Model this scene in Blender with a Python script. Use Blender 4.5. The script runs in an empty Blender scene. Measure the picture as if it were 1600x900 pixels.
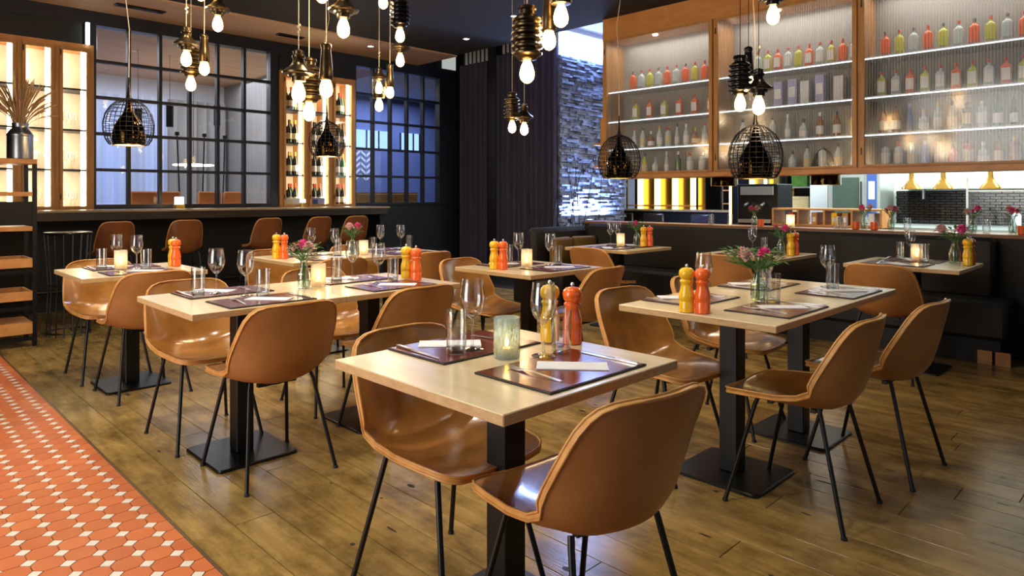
import bpy, bmesh, math, random
from mathutils import Vector, Matrix
R = math.radians
random.seed(7)
scn = bpy.context.scene
COL = scn.collection

# ------------------------------------------------------------------ camera
cam_d = bpy.data.cameras.new('camera')
cam_d.sensor_width = 36.0
cam_d.lens = 36.0 * 1060.0 / 1600.0
cam_d.shift_y = -(450.0 - 306.5) / 1600.0
cam_d.clip_start = 0.05
cam = bpy.data.objects.new('camera', cam_d)
COL.objects.link(cam)
cam.location = (0, 0, 1.235)
cam.rotation_euler = (R(90), 0, R(45.2 - 90.0))
scn.camera = cam

# ------------------------------------------------------------------ world, exposure
w = bpy.data.worlds.new('world'); scn.world = w; w.use_nodes = True
w.node_tree.nodes['Background'].inputs[0].default_value = (0.62, 0.74, 1.0, 1)
w.node_tree.nodes['Background'].inputs[1].default_value = 0.2
scn.view_settings.view_transform = 'Standard'
scn.view_settings.look = 'None'
scn.view_settings.exposure = 0.55
scn.view_settings.gamma = 1.0
scn.view_settings.use_curve_mapping = False
scn.cycles.max_bounces = 8
scn.cycles.transparent_max_bounces = 24
scn.cycles.caustics_reflective = False
scn.cycles.caustics_refractive = False
scn.cycles.sample_clamp_indirect = 4.0

def add_light(name, kind, loc, power, color=(1, 1, 1), size=0.1, size_y=None, rot=(0, 0, 0), spot=None, parent=None, spread=None):
    d = bpy.data.lights.new(name, kind)
    d.energy = power; d.color = color
    if kind == 'AREA':
        d.size = size
        if size_y: d.shape = 'RECTANGLE'; d.size_y = size_y
        if spread: d.spread = R(spread)
    else:
        d.shadow_soft_size = size
    if kind == 'SPOT':
        d.spot_size = R(spot or 90); d.spot_blend = 0.7
    o = bpy.data.objects.new(name, d); COL.objects.link(o)
    o.location = loc; o.rotation_euler = rot
    if parent: o.parent = parent
    return o

# daylight through the shop-front windows behind and beside the photographer
add_light('daylight', 'AREA', (-2.55, 2.8, 1.65), 170, (1.0, 0.96, 0.88), 5.2, 2.3, (0, R(-90), 0))
add_light('daylight', 'AREA', (2.0, -2.35, 1.65), 5, (0.72, 0.84, 1.0), 5.0, 2.2, (R(90), 0, 0))
# kitchen ceiling light; area lights without fixtures added to brighten the far rooms
add_light('kitchen_light', 'AREA', (7.9, 1.4, 2.95), 210, (0.93, 1.0, 0.95), 1.0, 4.0)
add_light('dining_room_fill', 'AREA', (3.5, 11.0, 3.25), 120, (0.90, 0.92, 1.0), 5.0, 2.5)
add_light('hall_fill', 'AREA', (7.9, 10.4, 3.2), 75, (0.50, 0.62, 1.0), 1.6, 2.2)
add_light('lounge_fill', 'AREA', (9.6, 5.1, 3.0), 7, (1.0, 0.85, 0.55), 1.5, 1.5)

# ------------------------------------------------------------------ materials
MATS = {}
def lin(c):
    return tuple(((x / 255.0) / 12.92 if x / 255.0 <= 0.04045 else ((x / 255.0 + 0.055) / 1.055) ** 2.4) for x in c)

def pmat(name, rgb, rough=0.5, metal=0.0, coat=0.0, var=0.0, scale=8.0, stretch=(1, 1, 1), rgb2=None, bump=0.0,
         bscale=60.0, emit=None, estr=0.0, rnd=0.0, space='Object', spec=0.5, alpha=1.0, trans=0.0):
    m = bpy.data.materials.new(name); m.use_nodes = True
    nt = m.node_tree; b = nt.nodes['Principled BSDF']
    c = lin(rgb) + (1,)
    b.inputs['Base Color'].default_value = c
    b.inputs['Roughness'].default_value = rough
    b.inputs['Metallic'].default_value = metal
    b.inputs['Coat Weight'].default_value = coat
    b.inputs['Coat Roughness'].default_value = 0.12
    b.inputs['Specular IOR Level'].default_value = spec
    b.inputs['Alpha'].default_value = alpha
    b.inputs['Transmission Weight'].default_value = trans
    if rgb2 is not None or var > 0 or bump > 0:
        if space == 'World':
            tc = nt.nodes.new('ShaderNodeNewGeometry'); src = tc.outputs['Position']
        else:
            tc = nt.nodes.new('ShaderNodeTexCoord'); src = tc.outputs['Object']
        mp = nt.nodes.new('ShaderNodeMapping'); mp.inputs['Scale'].default_value = stretch
        nt.links.new(src, mp.inputs['Vector'])
        vec = mp.outputs['Vector']
        if rnd > 0:
            oi = nt.nodes.new('ShaderNodeObjectInfo')
            mul = nt.nodes.new('ShaderNodeMath'); mul.operation = 'MULTIPLY'; mul.inputs[1].default_value = 37.0
            nt.links.new(oi.outputs['Random'], mul.inputs[0])
            ad = nt.nodes.new('ShaderNodeVectorMath'); ad.operation = 'ADD'
            nt.links.new(vec, ad.inputs[0]); nt.links.new(mul.outputs[0], ad.inputs[1]); vec = ad.outputs[0]
        if rgb2 is not None or var > 0:
            nz = nt.nodes.new('ShaderNodeTexNoise'); nz.inputs['Scale'].default_value = scale
            nz.inputs['Detail'].default_value = 5.0; nz.inputs['Roughness'].default_value = 0.6
            nt.links.new(vec, nz.inputs['Vector'])
            rp = nt.nodes.new('ShaderNodeValToRGB')
            rp.color_ramp.elements[0].position = 0.32; rp.color_ramp.elements[1].position = 0.68
            c2 = (lin(rgb2) + (1,)) if rgb2 is not None else tuple(x * (1 - var) for x in c[:3]) + (1,)
            rp.color_ramp.elements[0].color = c2; rp.color_ramp.elements[1].color = c
            nt.links.new(nz.outputs['Fac'], rp.inputs['Fac'])
            out = rp.outputs['Color']
            if rnd > 0:
                hs = nt.nodes.new('ShaderNodeHueSaturation')
                mr = nt.nodes.new('ShaderNodeMapRange'); mr.inputs[3].default_value = 1 - rnd; mr.inputs[4].default_value = 1 + rnd
                nt.links.new(oi.outputs['Random'], mr.inputs[0]); nt.links.new(mr.outputs[0], hs.inputs['Value'])
                nt.links.new(out, hs.inputs['Color']); out = hs.outputs['Color']
            nt.links.new(out, b.inputs['Base Color'])
        if bump > 0:
            n2 = nt.nodes.new('ShaderNodeTexNoise'); n2.inputs['Scale'].default_value = bscale; n2.inputs['Detail'].default_value = 3.0
            nt.links.new(vec, n2.inputs['Vector'])
            bp = nt.nodes.new('ShaderNodeBump'); bp.inputs['Strength'].default_value = bump; bp.inputs['Distance'].default_value = 0.01
            nt.links.new(n2.outputs['Fac'], bp.inputs['Height']); nt.links.new(bp.outputs['Normal'], b.inputs['Normal'])
    if emit is not None:
        b.inputs['Emission Color'].default_value = lin(emit) + (1,)
        b.inputs['Emission Strength'].default_value = estr
    MATS[name] = m
    return m

def glassmat(name, tint=(1, 1, 1), gloss=0.08, rough=0.02, haze=0.0, ior=1.5, hcol=(0.8, 0.82, 0.8)):
    """thin-walled glass: lets light straight through, reflects by Fresnel, optional frosting"""
    m = bpy.data.materials.new(name); m.use_nodes = True
    nt = m.node_tree; nt.nodes.clear()
    o = nt.nodes.new('ShaderNodeOutputMaterial')
    tr = nt.nodes.new('ShaderNodeBsdfTransparent'); tr.inputs[0].default_value = tuple(tint) + (1,)
    gl = nt.nodes.new('ShaderNodeBsdfGlossy'); gl.inputs['Roughness'].default_value = rough
    lw = nt.nodes.new('ShaderNodeLayerWeight'); lw.inputs[0].default_value = 0.5
    pw = nt.nodes.new('ShaderNodeMath'); pw.operation = 'POWER'; pw.inputs[1].default_value = 2.3
    nt.links.new(lw.outputs['Facing'], pw.inputs[0])
    ma = nt.nodes.new('ShaderNodeMath'); ma.operation = 'ADD'; ma.inputs[1].default_value = gloss + 0.03; ma.use_clamp = True
    nt.links.new(pw.outputs[0], ma.inputs[0])
    mx = nt.nodes.new('ShaderNodeMixShader')
    nt.links.new(ma.outputs[0], mx.inputs[0]); nt.links.new(tr.outputs[0], mx.inputs[1]); nt.links.new(gl.outputs[0], mx.inputs[2])
    out = mx.outputs[0]
    if haze > 0:
        df = nt.nodes.new('ShaderNodeBsdfTranslucent'); df.inputs[0].default_value = tuple(hcol) + (1,)
        d2 = nt.nodes.new('ShaderNodeBsdfDiffuse'); d2.inputs[0].default_value = tuple(hcol) + (1,)
        ad = nt.nodes.new('ShaderNodeMixShader'); ad.inputs[0].default_value = 0.5
        nt.links.new(df.outputs[0], ad.inputs[1]); nt.links.new(d2.outputs[0], ad.inputs[2])
        m2 = nt.nodes.new('ShaderNodeMixShader'); m2.inputs[0].default_value = haze
        nt.links.new(out, m2.inputs[1]); nt.links.new(ad.outputs[0], m2.inputs[2]); out = m2.outputs[0]
    nt.links.new(out, o.inputs[0])
    MATS[name] = m
    return m

def emat(name, rgb, strength, sample=True):
    m = bpy.data.materials.new(name); m.use_nodes = True
    nt = m.node_tree; nt.nodes.clear()
    o = nt.nodes.new('ShaderNodeOutputMaterial'); e = nt.nodes.new('ShaderNodeEmission')
    e.inputs[0].default_value = lin(rgb) + (1,); e.inputs[1].default_value = strength
    nt.links.new(e.outputs[0], o.inputs[0])
    if not sample: m.cycles.emission_sampling = 'NONE'
    MATS[name] = m
    return m

pmat('leather', (178, 124, 70), 0.42, coat=0.1, rgb2=(154, 100, 52), scale=4, bump=0.05, bscale=220, rnd=0.08)
pmat('leather_in', (182, 130, 66), 0.20, coat=0.6, rgb2=(140, 92, 42), scale=5, bump=0.06, bscale=180, rnd=0.08)
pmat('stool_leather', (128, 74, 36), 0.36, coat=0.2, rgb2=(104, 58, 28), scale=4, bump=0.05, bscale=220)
pmat('leather_edge', (214, 160, 90), 0.42, rgb2=(190, 132, 66), scale=20)
pmat('black_metal', (8, 8, 9), 0.40, metal=0.2)
pmat('black_plate', (11, 12, 13), 0.32, metal=0.2, var=0.3, scale=5)
pmat('oak_top', (230, 210, 172), 0.26, rgb2=(214, 190, 148), scale=3.0, stretch=(6, 1.0, 6), space='World', coat=0.1, rnd=0.03)
pmat('oak_edge', (206, 172, 124), 0.45, rgb2=(188, 150, 102), scale=5, stretch=(6, 6, 20), space='World')
pmat('plank', (176, 146, 86), 0.22, rgb2=(140, 110, 58), scale=2.2, stretch=(9, 1.0, 9), space='World', bump=0.10, bscale=14, rnd=0.14, spec=0.32)
def blotch(m, scale, lo):
    nt = m.node_tree; b = nt.nodes['Principled BSDF']; src = b.inputs['Base Color'].links[0].from_socket
    geo = nt.nodes.new('ShaderNodeNewGeometry'); mp = nt.nodes.new('ShaderNodeMapping'); mp.inputs['Scale'].default_value = (1.6, 0.9, 1)
    nt.links.new(geo.outputs['Position'], mp.inputs['Vector'])
    nz = nt.nodes.new('ShaderNodeTexNoise'); nz.inputs['Scale'].default_value = scale; nz.inputs['Detail'].default_value = 6; nz.inputs['Roughness'].default_value = 0.7
    nt.links.new(mp.outputs['Vector'], nz.inputs['Vector'])
    r_ = nt.nodes.new('ShaderNodeValToRGB'); r_.color_ramp.elements[0].position = 0.33; r_.color_ramp.elements[1].position = 0.58
    r_.color_ramp.elements[0].color = (lo, lo * 0.95, lo * 0.85, 1); r_.color_ramp.elements[1].color = (1, 1, 1, 1)
    nt.links.new(nz.outputs['Fac'], r_.inputs['Fac'])
    mx = nt.nodes.new('ShaderNodeMixRGB'); mx.blend_type = 'MULTIPLY'; mx.inputs[0].default_value = 1.0
    nt.links.new(src, mx.inputs[1]); nt.links.new(r_.outputs[0], mx.inputs[2]); nt.links.new(mx.outputs[0], b.inputs['Base Color'])
blotch(MATS['plank'], 3.2, 0.42)
pmat('plank_gap', (34, 24, 13), 0.6)
pmat('knot', (40, 26, 14), 0.5, var=0.3, scale=50)
pmat('tile_orange', (206, 116, 62), 0.45, rgb2=(194, 98, 50), scale=3, rnd=0.07, space='World')
pmat('tile_white', (232, 222, 208), 0.4, var=0.08, scale=6, rnd=0.03)
pmat('grout', (118, 92, 74), 0.8)
pmat('brass_strip', (120, 104, 78), 0.4, metal=0.7)
pmat('navy', (8, 11, 22), 0.55, var=0.2, scale=2)
pmat('navy_frame', (12, 16, 30), 0.45)
pmat('dark_ceiling', (28, 20, 15), 0.9, var=0.15, scale=1.5)
pmat('ceiling_wood', (206, 168, 132), 0.6, rgb2=(188, 148, 112), scale=1.2, stretch=(1, 5, 1), space='World')
pmat('plaster_white', (214, 216, 222), 0.8, var=0.05, scale=3)
pmat('wall_dark', (22, 21, 24), 0.7, var=0.2, scale=2)
pmat('cab_wood', (204, 146, 84), 0.45, rgb2=(182, 122, 64), scale=3.0, stretch=(4, 1.2, 4), space='World')
pmat('cab_wood_v', (190, 138, 76), 0.45, rgb2=(164, 112, 56), scale=3.0, stretch=(6, 6, 1.0), space='World')
pmat('bar_wood', (52, 37, 29), 0.35, rgb2=(30, 21, 17), scale=3.0, stretch=(1.2, 6, 6), space='World')
pmat('bar_top', (190, 168, 132), 0.25, rgb2=(160, 134, 98), scale=3.0, stretch=(1, 6, 6), space='World')
pmat('ledge_wood', (150, 98, 56), 0.4, rgb2=(122, 76, 40), scale=3, stretch=(6, 1, 6), space='World')
pmat('bench', (22, 18, 15), 0.62, var=0.25, scale=6, bump=0.1, bscale=300)
pmat('bench_base', (9, 8, 8), 0.6, var=0.2, scale=3)
pmat('curtain', (62, 58, 80), 0.85, var=0.3, scale=3, stretch=(8, 8, 0.6))
pmat('curtain_grey', (150, 148, 148), 0.8, var=0.2, scale=2, stretch=(8, 8, 0.5))
pmat('stone', (150, 158, 184), 0.6, rgb2=(56, 60, 78), scale=9, bump=0.4, bscale=50)
pmat('mat_leather', (128, 54, 28), 0.22, coat=0.25, rgb2=(92, 38, 20), scale=10, rnd=0.04)
pmat('mat_edge', (26, 18, 15), 0.5)
pmat('napkin', (240, 240, 246), 0.8, var=0.03, scale=20)
pmat('steel', (222, 220, 216), 0.30, metal=1.0)
pmat('brushed', (150, 150, 152), 0.32, metal=1.0, var=0.15, scale=10, stretch=(1, 1, 20))
pmat('grinder_orange', (252, 108, 36), 0.20, coat=0.5, var=0.05, scale=10)
pmat('grinder_yellow', (252, 196, 30), 0.20, coat=0.5, var=0.05, scale=10)
pmat('bronze', (92, 76, 52), 0.30, metal=0.9, rgb2=(54, 44, 30), scale=12)
pmat('cap_black', (26, 24, 24), 0.25, metal=0.6)
pmat('smoke_glass', (78, 56, 24), 0.06, metal=1.0, rgb2=(26, 18, 8), scale=7)
pmat('wire', (14, 13, 13), 0.5, metal=0.2)
pmat('cord_light', (190, 176, 150), 0.6)
pmat('wax', (236, 222, 196), 0.6)
pmat('label_white', (236, 236, 238), 0.5, var=0.06, scale=40)
pmat('label_cream', (222, 206, 160), 0.5, var=0.1, scale=40)
pmat('bottle_orange', (246, 102, 24), 0.12, coat=0.4)
pmat('bottle_yellow', (206, 206, 70), 0.12, coat=0.4)
pmat('bottle_clear', (200, 214, 218), 0.10, coat=0.5)
pmat('bottle_amber', (150, 84, 30), 0.12, coat=0.4)
pmat('bottle_green', (26, 92, 56), 0.12, coat=0.4)
pmat('bottle_dark', (18, 22, 20), 0.12, coat=0.4)
pmat('bottle_blue', (120, 136, 200), 0.12, coat=0.4)
pmat('bottle_pink', (214, 96, 92), 0.12, coat=0.4)
pmat('cap_red', (196, 62, 50), 0.35)
pmat('cap_grey', (96, 96, 100), 0.35, metal=0.5)
pmat('cap_gold', (214, 178, 84), 0.3, metal=0.6)
pmat('box_lilac', (168, 170, 216), 0.5)
pmat('box_white', (226, 228, 232), 0.5)
pmat('cab_bounce', (240, 236, 222), 0.6, var=0.08, scale=3)
pmat('shelf_grey', (150, 150, 146), 0.4)
pmat('cab_back', (150, 148, 144), 0.7, var=0.12, scale=1.5)
pmat('leaf', (84, 136, 58), 0.5, rgb2=(56, 104, 44), scale=30)
pmat('stem', (88, 124, 60), 0.5)
pmat('petal_pink', (244, 96, 172), 0.55, rgb2=(222, 64, 140), scale=60)
pmat('petal_pale', (238, 206, 196), 0.55, rgb2=(222, 164, 164), scale=60)
pmat('pampas', (190, 154, 108), 0.85, rgb2=(160, 122, 80), scale=30)
pmat('twig', (30, 26, 26), 0.8)
pmat('brass', (196, 152, 70), 0.25, metal=1.0)
pmat('kitchen_steel', (186, 196, 192), 0.3, metal=0.6)
pmat('black_tile', (22, 24, 24), 0.12, coat=0.5)
pmat('white_tile', (226, 232, 226), 0.25)
pmat('oven_glass', (70, 84, 76), 0.1)
pmat('panel_blue', (58, 84, 150), 0.4)
pmat('pillow', (120, 90, 30), 0.8, var=0.15, scale=30)
pmat('orange_leather', (214, 128, 60), 0.5, var=0.1)
pmat('cloth_white', (226, 228, 236), 0.7)
pmat('blue_wall', (108, 118, 158), 0.7, var=0.1, scale=2)
pmat('ochre', (196, 140, 62), 0.6, var=0.1, scale=4)
pmat('rubber', (10, 10, 10), 0.7)
pmat('candle_blue', (118, 142, 158), 0.5, var=0.2, scale=60)
glassmat('glass', (0.975, 0.985, 0.985), 0.065)
glassmat('glass_tint', (0.90, 0.95, 0.92), 0.03)
glassmat('pane', (0.93, 0.95, 0.97), -0.022)
glassmat('reeded', (0.95, 0.95, 0.94), 0.04, 0.12, haze=0.15)
def flute(m):
    nt = m.node_tree; geo = nt.nodes.new('ShaderNodeNewGeometry'); sp = nt.nodes.new('ShaderNodeSeparateXYZ'); nt.links.new(geo.outputs['Position'], sp.inputs[0])
    mu = nt.nodes.new('ShaderNodeMath'); mu.operation = 'MULTIPLY'; mu.inputs[1].default_value = 2 * math.pi / 0.022; nt.links.new(sp.outputs['Y'], mu.inputs[0])
    si = nt.nodes.new('ShaderNodeMath'); si.operation = 'SINE'; nt.links.new(mu.outputs[0], si.inputs[0])
    mr = nt.nodes.new('ShaderNodeMapRange'); mr.inputs[1].default_value = -1; mr.inputs[2].default_value = 1; mr.inputs[3].default_value = 0.03; mr.inputs[4].default_value = 0.26
    nt.links.new(si.outputs[0], mr.inputs[0])
    mx = [n for n in nt.nodes if n.type == 'OUTPUT_MATERIAL'][0].inputs[0].links[0].from_node
    nt.links.new(mr.outputs[0], mx.inputs[0])
flute(MATS['reeded'])
glassmat('candle_glass', (0.97, 0.92, 0.82), 0.02, 0.2, haze=0.26, hcol=(0.96, 0.92, 0.84))
glassmat('candle_crackle', (0.75, 0.80, 0.72), 0.02, 0.2, haze=0.42, hcol=(0.40, 0.50, 0.56))
glassmat('sheer', (0.8, 0.84, 0.9), -0.03, 0.4, haze=0.72, hcol=(0.80, 0.83, 0.88))
glassmat('jar_glass', (1.0, 0.9, 0.7), 0.04, 0.05)
emat('bulb', (255, 196, 112), 22.0, sample=False)
emat('filament', (255, 210, 140), 30.0, sample=False)
emat('led_warm', (255, 236, 196), 16.0)
emat('led_white', (236, 244, 255), 2.6)
emat('lamp_white', (255, 232, 196), 9.0)
emat('downlight', (255, 240, 214), 14.0, sample=False)
emat('flame', (255, 190, 92), 40.0, sample=False)
emat('gold_glow', (255, 228, 150), 3.0)
emat('exit_green', (70, 200, 170), 1.2)
emat('exit_white', (236, 255, 250), 1.6)
emat('daylight_blue', (140, 176, 255), 1.6)
emat('transom_glow', (206, 214, 208), 0.45)
emat('tube_white', (236, 255, 246), 5.0)

# ------------------------------------------------------------------ mesh helpers
class MB:
    def __init__(s): s.v = []; s.f = []
    def add(s, vs, fs):
        n = len(s.v); s.v += [tuple(a) for a in vs]; s.f += [tuple(i + n for i in f) for f in fs]; return s
    def box(s, x0, x1, y0, y1, z0, z1, bev=0.0):
        if bev <= 0:
            vs = [(x, y, z) for z in (z0, z1) for (x, y) in ((x0, y0), (x1, y0), (x1, y1), (x0, y1))]
            fs = [(3, 2, 1, 0), (4, 5, 6, 7), (0, 1, 5, 4), (1, 2, 6, 5), (2, 3, 7, 6), (3, 0, 4, 7)]
            return s.add(vs, fs)
        b = bev
        rings = []
        for z, i in ((z0, b), (z0 + b, 0), (z1 - b, 0), (z1, b)):
            r = [(x0 + b, y0 + i), (x1 - b, y0 + i), (x1 - i, y0 + b), (x1 - i, y1 - b), (x1 - b, y1 - i), (x0 + b, y1 - i), (x0 + i, y1 - b), (x0 + i, y0 + b)]
            rings.append([(x, y, z) for x, y in r])
        return s.loft(rings, True, True)
    def loft(s, rings, c0=False, c1=False, closed=True):
        n = len(rings[0]); vs = [p for r in rings for p in r]; fs = []
        for k in range(len(rings) - 1):
            for i in range(n if closed else n - 1):
                j = (i + 1) % n
                fs.append((k * n + i, k * n + j, (k + 1) * n + j, (k + 1) * n + i))
        if c0: fs.append(tuple(reversed(range(n))))
        if c1: fs.append(tuple((len(rings) - 1) * n + i for i in range(n)))
        return s.add(vs, fs)
    def lathe(s, prof, n=20, cx=0, cy=0, c0=True, c1=True):
        rings = [[(cx + r * math.cos(2 * math.pi * i / n), cy + r * math.sin(2 * math.pi * i / n), z) for i in range(n)] for r, z in prof]
        return s.loft(rings, c0, c1)
    def tube(s, pts, r, n=8, closed=False, cap=True):
        pts = [Vector(p) for p in pts]; m = len(pts)
        rad = r if isinstance(r, (list, tuple)) else [r] * m
        rings = []; up = None
        for i, p in enumerate(pts):
            if closed: t = pts[(i + 1) % m] - pts[i - 1]
            else: t = pts[min(i + 1, m - 1)] - pts[max(i - 1, 0)]
            t = t.normalized() if t.length > 1e-9 else Vector((0, 0, 1))
            if up is None: up = Vector((0, 0, 1)) if abs(t.z) < 0.9 else Vector((1, 0, 0))
            a = t.cross(up)
            if a.length < 1e-6: a = t.cross(Vector((0, 1, 0)))
            a.normalize(); b = a.cross(t); up = b
            rings.append([tuple(p + (a * math.cos(2 * math.pi * k / n) + b * math.sin(2 * math.pi * k / n)) * rad[i]) for k in range(n)])
        if closed: return s.loft(rings + [rings[0]])
        return s.loft(rings, cap, cap)
    def prism(s, poly, z0, z1):
        return s.loft([[(x, y, z0) for x, y in poly], [(x, y, z1) for x, y in poly]], True, True)
    def mesh(s, name, mat, smooth=False, angle=40):
        me = bpy.data.meshes.new(name); me.from_pydata(s.v, [], s.f); me.update()
        bm = bmesh.new(); bm.from_mesh(me); bmesh.ops.recalc_face_normals(bm, faces=bm.faces); bm.to_mesh(me); bm.free()
        if mat: me.materials.append(MATS[mat])
        if smooth:
            me.polygons.foreach_set('use_smooth', [True] * len(me.polygons))
            me.set_sharp_from_angle(angle=R(angle))
        me.update()
        return me
    def build(s, name, mat, parent=None, smooth=False, **k):
        return obj(name, s.mesh(name, mat, smooth), parent, **k)

def obj(name, me, parent=None, loc=None, rz=None, scale=None):
    o = bpy.data.objects.new(name, me); COL.objects.link(o)
    if parent: o.parent = parent
    if loc: o.location = loc
    if rz: o.rotation_euler = (0, 0, rz)
    if scale: o.scale = scale
    return o
def tag(o, label=None, cat=None, group=None, kind=None):
    if label: o['label'] = label
    if cat: o['category'] = cat
    if group: o['group'] = group
    if kind: o['kind'] = kind
    return o
def thing(name, label, cat, loc=(0, 0, 0), rz=0, group=None):
    o = bpy.data.objects.new(name, None); COL.objects.link(o)
    o.empty_display_size = 0.1
    o.location = loc; o.rotation_euler = (0, 0, rz)
    return tag(o, label, cat, group)
def struct(name, mb, mat, label, smooth=False):
    return tag(mb.build(name, mat, None, smooth), label, None, None, 'structure')
def parts(root, plist):
    """plist: (name, mesh, [subparts])"""
    for p in plist:
        o = obj(p[0], p[1], root)
        for q in (p[2] if len(p) > 2 else []): obj(q[0], q[1], o)
ORD = ['first', 'second', 'third', 'fourth', 'fifth', 'sixth', 'seventh', 'eighth', 'ninth', 'tenth', 'eleventh', 'twelfth', 'thirteenth', 'fourteenth']
CEIL = 3.32

# ================================================================== THE SETTING
# wooden floor: planks along Y, each its own piece
floor = struct('floor', MB().box(0.885, 6.6, -2.4, 14.2, -0.06, -0.006), 'plank_gap', 'worn oiled oak plank floor of the dining room')
PW = 0.155
pl_mesh = {}
rp = random.Random(3)
nplank = 0
x = 0.901
while x < 6.30:
    y = -1.0 - rp.random() * 1.2
    while y < 8.6:
        L = rp.choice((1.6, 1.9, 2.2, 2.5))
        if L not in pl_mesh:
            pl_mesh[L] = MB().box(0.0, PW - 0.0025, 0.0, L - 0.003, -0.03, 0.0, 0.0012).mesh('plank', 'plank')
        if y + L > -0.6:
            obj('plank', pl_mesh[L], floor, (x, y, rp.uniform(-0.0006, 0.0)))
            nplank += 1
        y += L
    x += PW
for i in range(60):
    kx, ky = rp.uniform(0.95, 3.6), rp.uniform(0.4, 5.5)
    m = MB(); a = rp.uniform(0.008, 0.024); b = rp.uniform(0.006, 0.035)
    m.prism([(a * math.cos(t * 0.785) * 0.4 * (1 + 0.3 * rp.random()), b * math.sin(t * 0.785)) for t in range(8)], 0.0002, 0.0008)
    m.build('knot', 'knot', floor, loc=(kx, ky, 0))
# tiled strip: octagons with white dots
tfl = struct('floor_tiles', MB().box(-2.6, 0.885, -2.4, 14.2, -0.06, -0.006), 'grout', 'terracotta octagon tile walkway with small white dots')
TP = 0.0945; ch = 0.026; g = 0.0016
h = TP / 2 - g
oct_poly = [(-h + ch, -h), (h - ch, -h), (h, -h + ch), (h, h - ch), (h - ch, h), (-h + ch, h), (-h, h - ch), (-h, -h + ch)]
oct_me = MB().prism(oct_poly, -0.02, 0.0).mesh('tile', 'tile_orange')
dr = ch - 0.0025
dot_me = MB().prism([(dr, 0), (0, dr), (-dr, 0), (0, -dr)], -0.02, 0.0005).mesh('dot_tile', 'tile_white')
half_me = MB().prism([(-h + ch, -h), (0.012, -h), (0.012, h), (-h + ch, h), (-h, h - ch), (-h, -h + ch)], -0.02, 0.0).mesh('tile', 'tile_orange')
X0 = 0.832
more_o, more_d = MB(), MB()
nt_ = 0
for i in range(0, 36):
    for j in range(-26, 88):
        dx = X0 - i * TP; dy = 2.388 + j * TP
        cx, cy = dx - TP / 2, dy + TP / 2
        vis = cx > 0.10 * cy - 0.12 and 2.0 < cy < 6.7 and (cx + cy) > 2.6
        if vis:
            obj('tile', oct_me, tfl, (cx, cy, 0)); obj('dot_tile', dot_me, tfl, (dx, dy, 0)); nt_ += 1
        else:
            more_o.prism([(cx + a, cy + b) for a, b in oct_poly], -0.02, 0.0)
            more_d.prism([(dx + a, dy + b) for a, b in ((dr, 0), (0, dr), (-dr, 0), (0, -dr))], -0.02, 0.0005)
        if i == 0:
            if vis: obj('tile', half_me, tfl, (cx + TP, cy, 0))
            else: more_o.box(cx + TP - h, cx + TP + 0.012, cy - h, cy + h, -0.02, 0.0)
tag(more_o.build('tile_field', 'tile_orange', tfl), kind='stuff'); tag(more_d.build('dot_field', 'tile_white', tfl), kind='stuff')
struct('trim_1', MB().box(0.888, 0.899, -2.4, 8.2, -0.02, 0.001), 'brass_strip', 'thin metal strip between tiles and planks')

# ceilings
struct('ceiling', MB().box(-2.6, 6.5, -2.4, 7.7, CEIL, CEIL + 0.5), 'dark_ceiling', 'dark painted ceiling over the tables')
struct('ceiling_wood', MB().box(-2.6, 6.5, 7.7, 14.0, CEIL - 0.02, CEIL + 0.3), 'ceiling_wood', 'timber panelled ceiling above the bar and far dining room')
struct('ceiling_raised', MB().box(6.5, 14.0, -2.4, 8.8, 3.75, 3.9), 'plaster_white', 'raised white ceiling beyond the dark one')
# ceiling black track bits
for (tx, ty, ll, lb) in ((2.1, 8.15, 0.5, 'black ventilation slot in timber ceiling beside the first cage lamp cord'), (3.95, 8.2, 0.35, 'black ventilation slot in timber ceiling above the wine cabinet')):
    t = thing('ceiling_vent', lb, 'vent', (tx, ty, CEIL - 0.02), 0, 'ceiling vents')
    MB().box(0, ll, -0.05, 0.05, -0.015, 0.0, 0.004).build('frame', 'black_metal', t)
    for k in range(4): MB().box(0.02, ll - 0.02, -0.036 + k * 0.021, -0.028 + k * 0.021, -0.02, -0.014).build('slat', 'cap_black', t)
def downlight(x, y, z, label, power=0, cone=115):
    t = thing('downlight', label, 'downlight', (x, y, z), 0, 'recessed downlights')
    MB().lathe([(0.055, 0.0), (0.055, -0.006), (0.042, -0.008), (0.040, -0.001)], 20).build('trim_ring', 'brushed', t, True)
    MB().lathe([(0.038, -0.003), (0.030, -0.005)], 16).build('lens', 'downlight', t)
    if power: add_light('downlight_beam', 'SPOT', (0, 0, -0.03), power, (1.0, 0.91, 0.76), 0.05, spot=cone, parent=t)
downlight(5.55, 5.55, CEIL, 'bright downlight in dark ceiling beside the big ribbed lamp', 30)
downlight(5.9, 6.8, CEIL, 'downlight in dark ceiling near the raised white ceiling', 20)
downlight(5.2, 8.0, CEIL - 0.02, 'downlight in timber ceiling above the wine cabinet', 20)
for dx, dy, pw, cn, lb in ((1.4, 1.4, 46, 100, 'frontmost table'), (2.85, 1.46, 20, 46, 'near end of the double table before the bench'), (3.55, 1.46, 18, 46, 'bench end of the double table'),
        (1.7, 3.2, 48, 115, 'double table beside the tiles'), (3.4, 3.2, 24, 70, 'single table before the curtain'), (1.4, 4.95, 44, 115, 'small table by the shelf rack'), (3.1, 4.95, 36, 90, 'double table before the bar stools'),
        (5.3, 3.85, 14, 50, 'bench corner table'), (5.5, 2.6, 12, 50, 'middle bench table'), (5.5, 1.45, 14, 50, 'bench table by the counter end'), (0.35, 2.3, 66, 115, 'near end of the tile walkway'), (0.35, 4.3, 66, 115, 'far end of the tile walkway'), (3.0, 6.7, 3, 115, 'bar stools')):
    downlight(dx, dy, CEIL, 'added unseen downlight above the ' + lb, pw, cn)  # out-of-view spots added to brighten tables, walkway and stools

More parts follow.
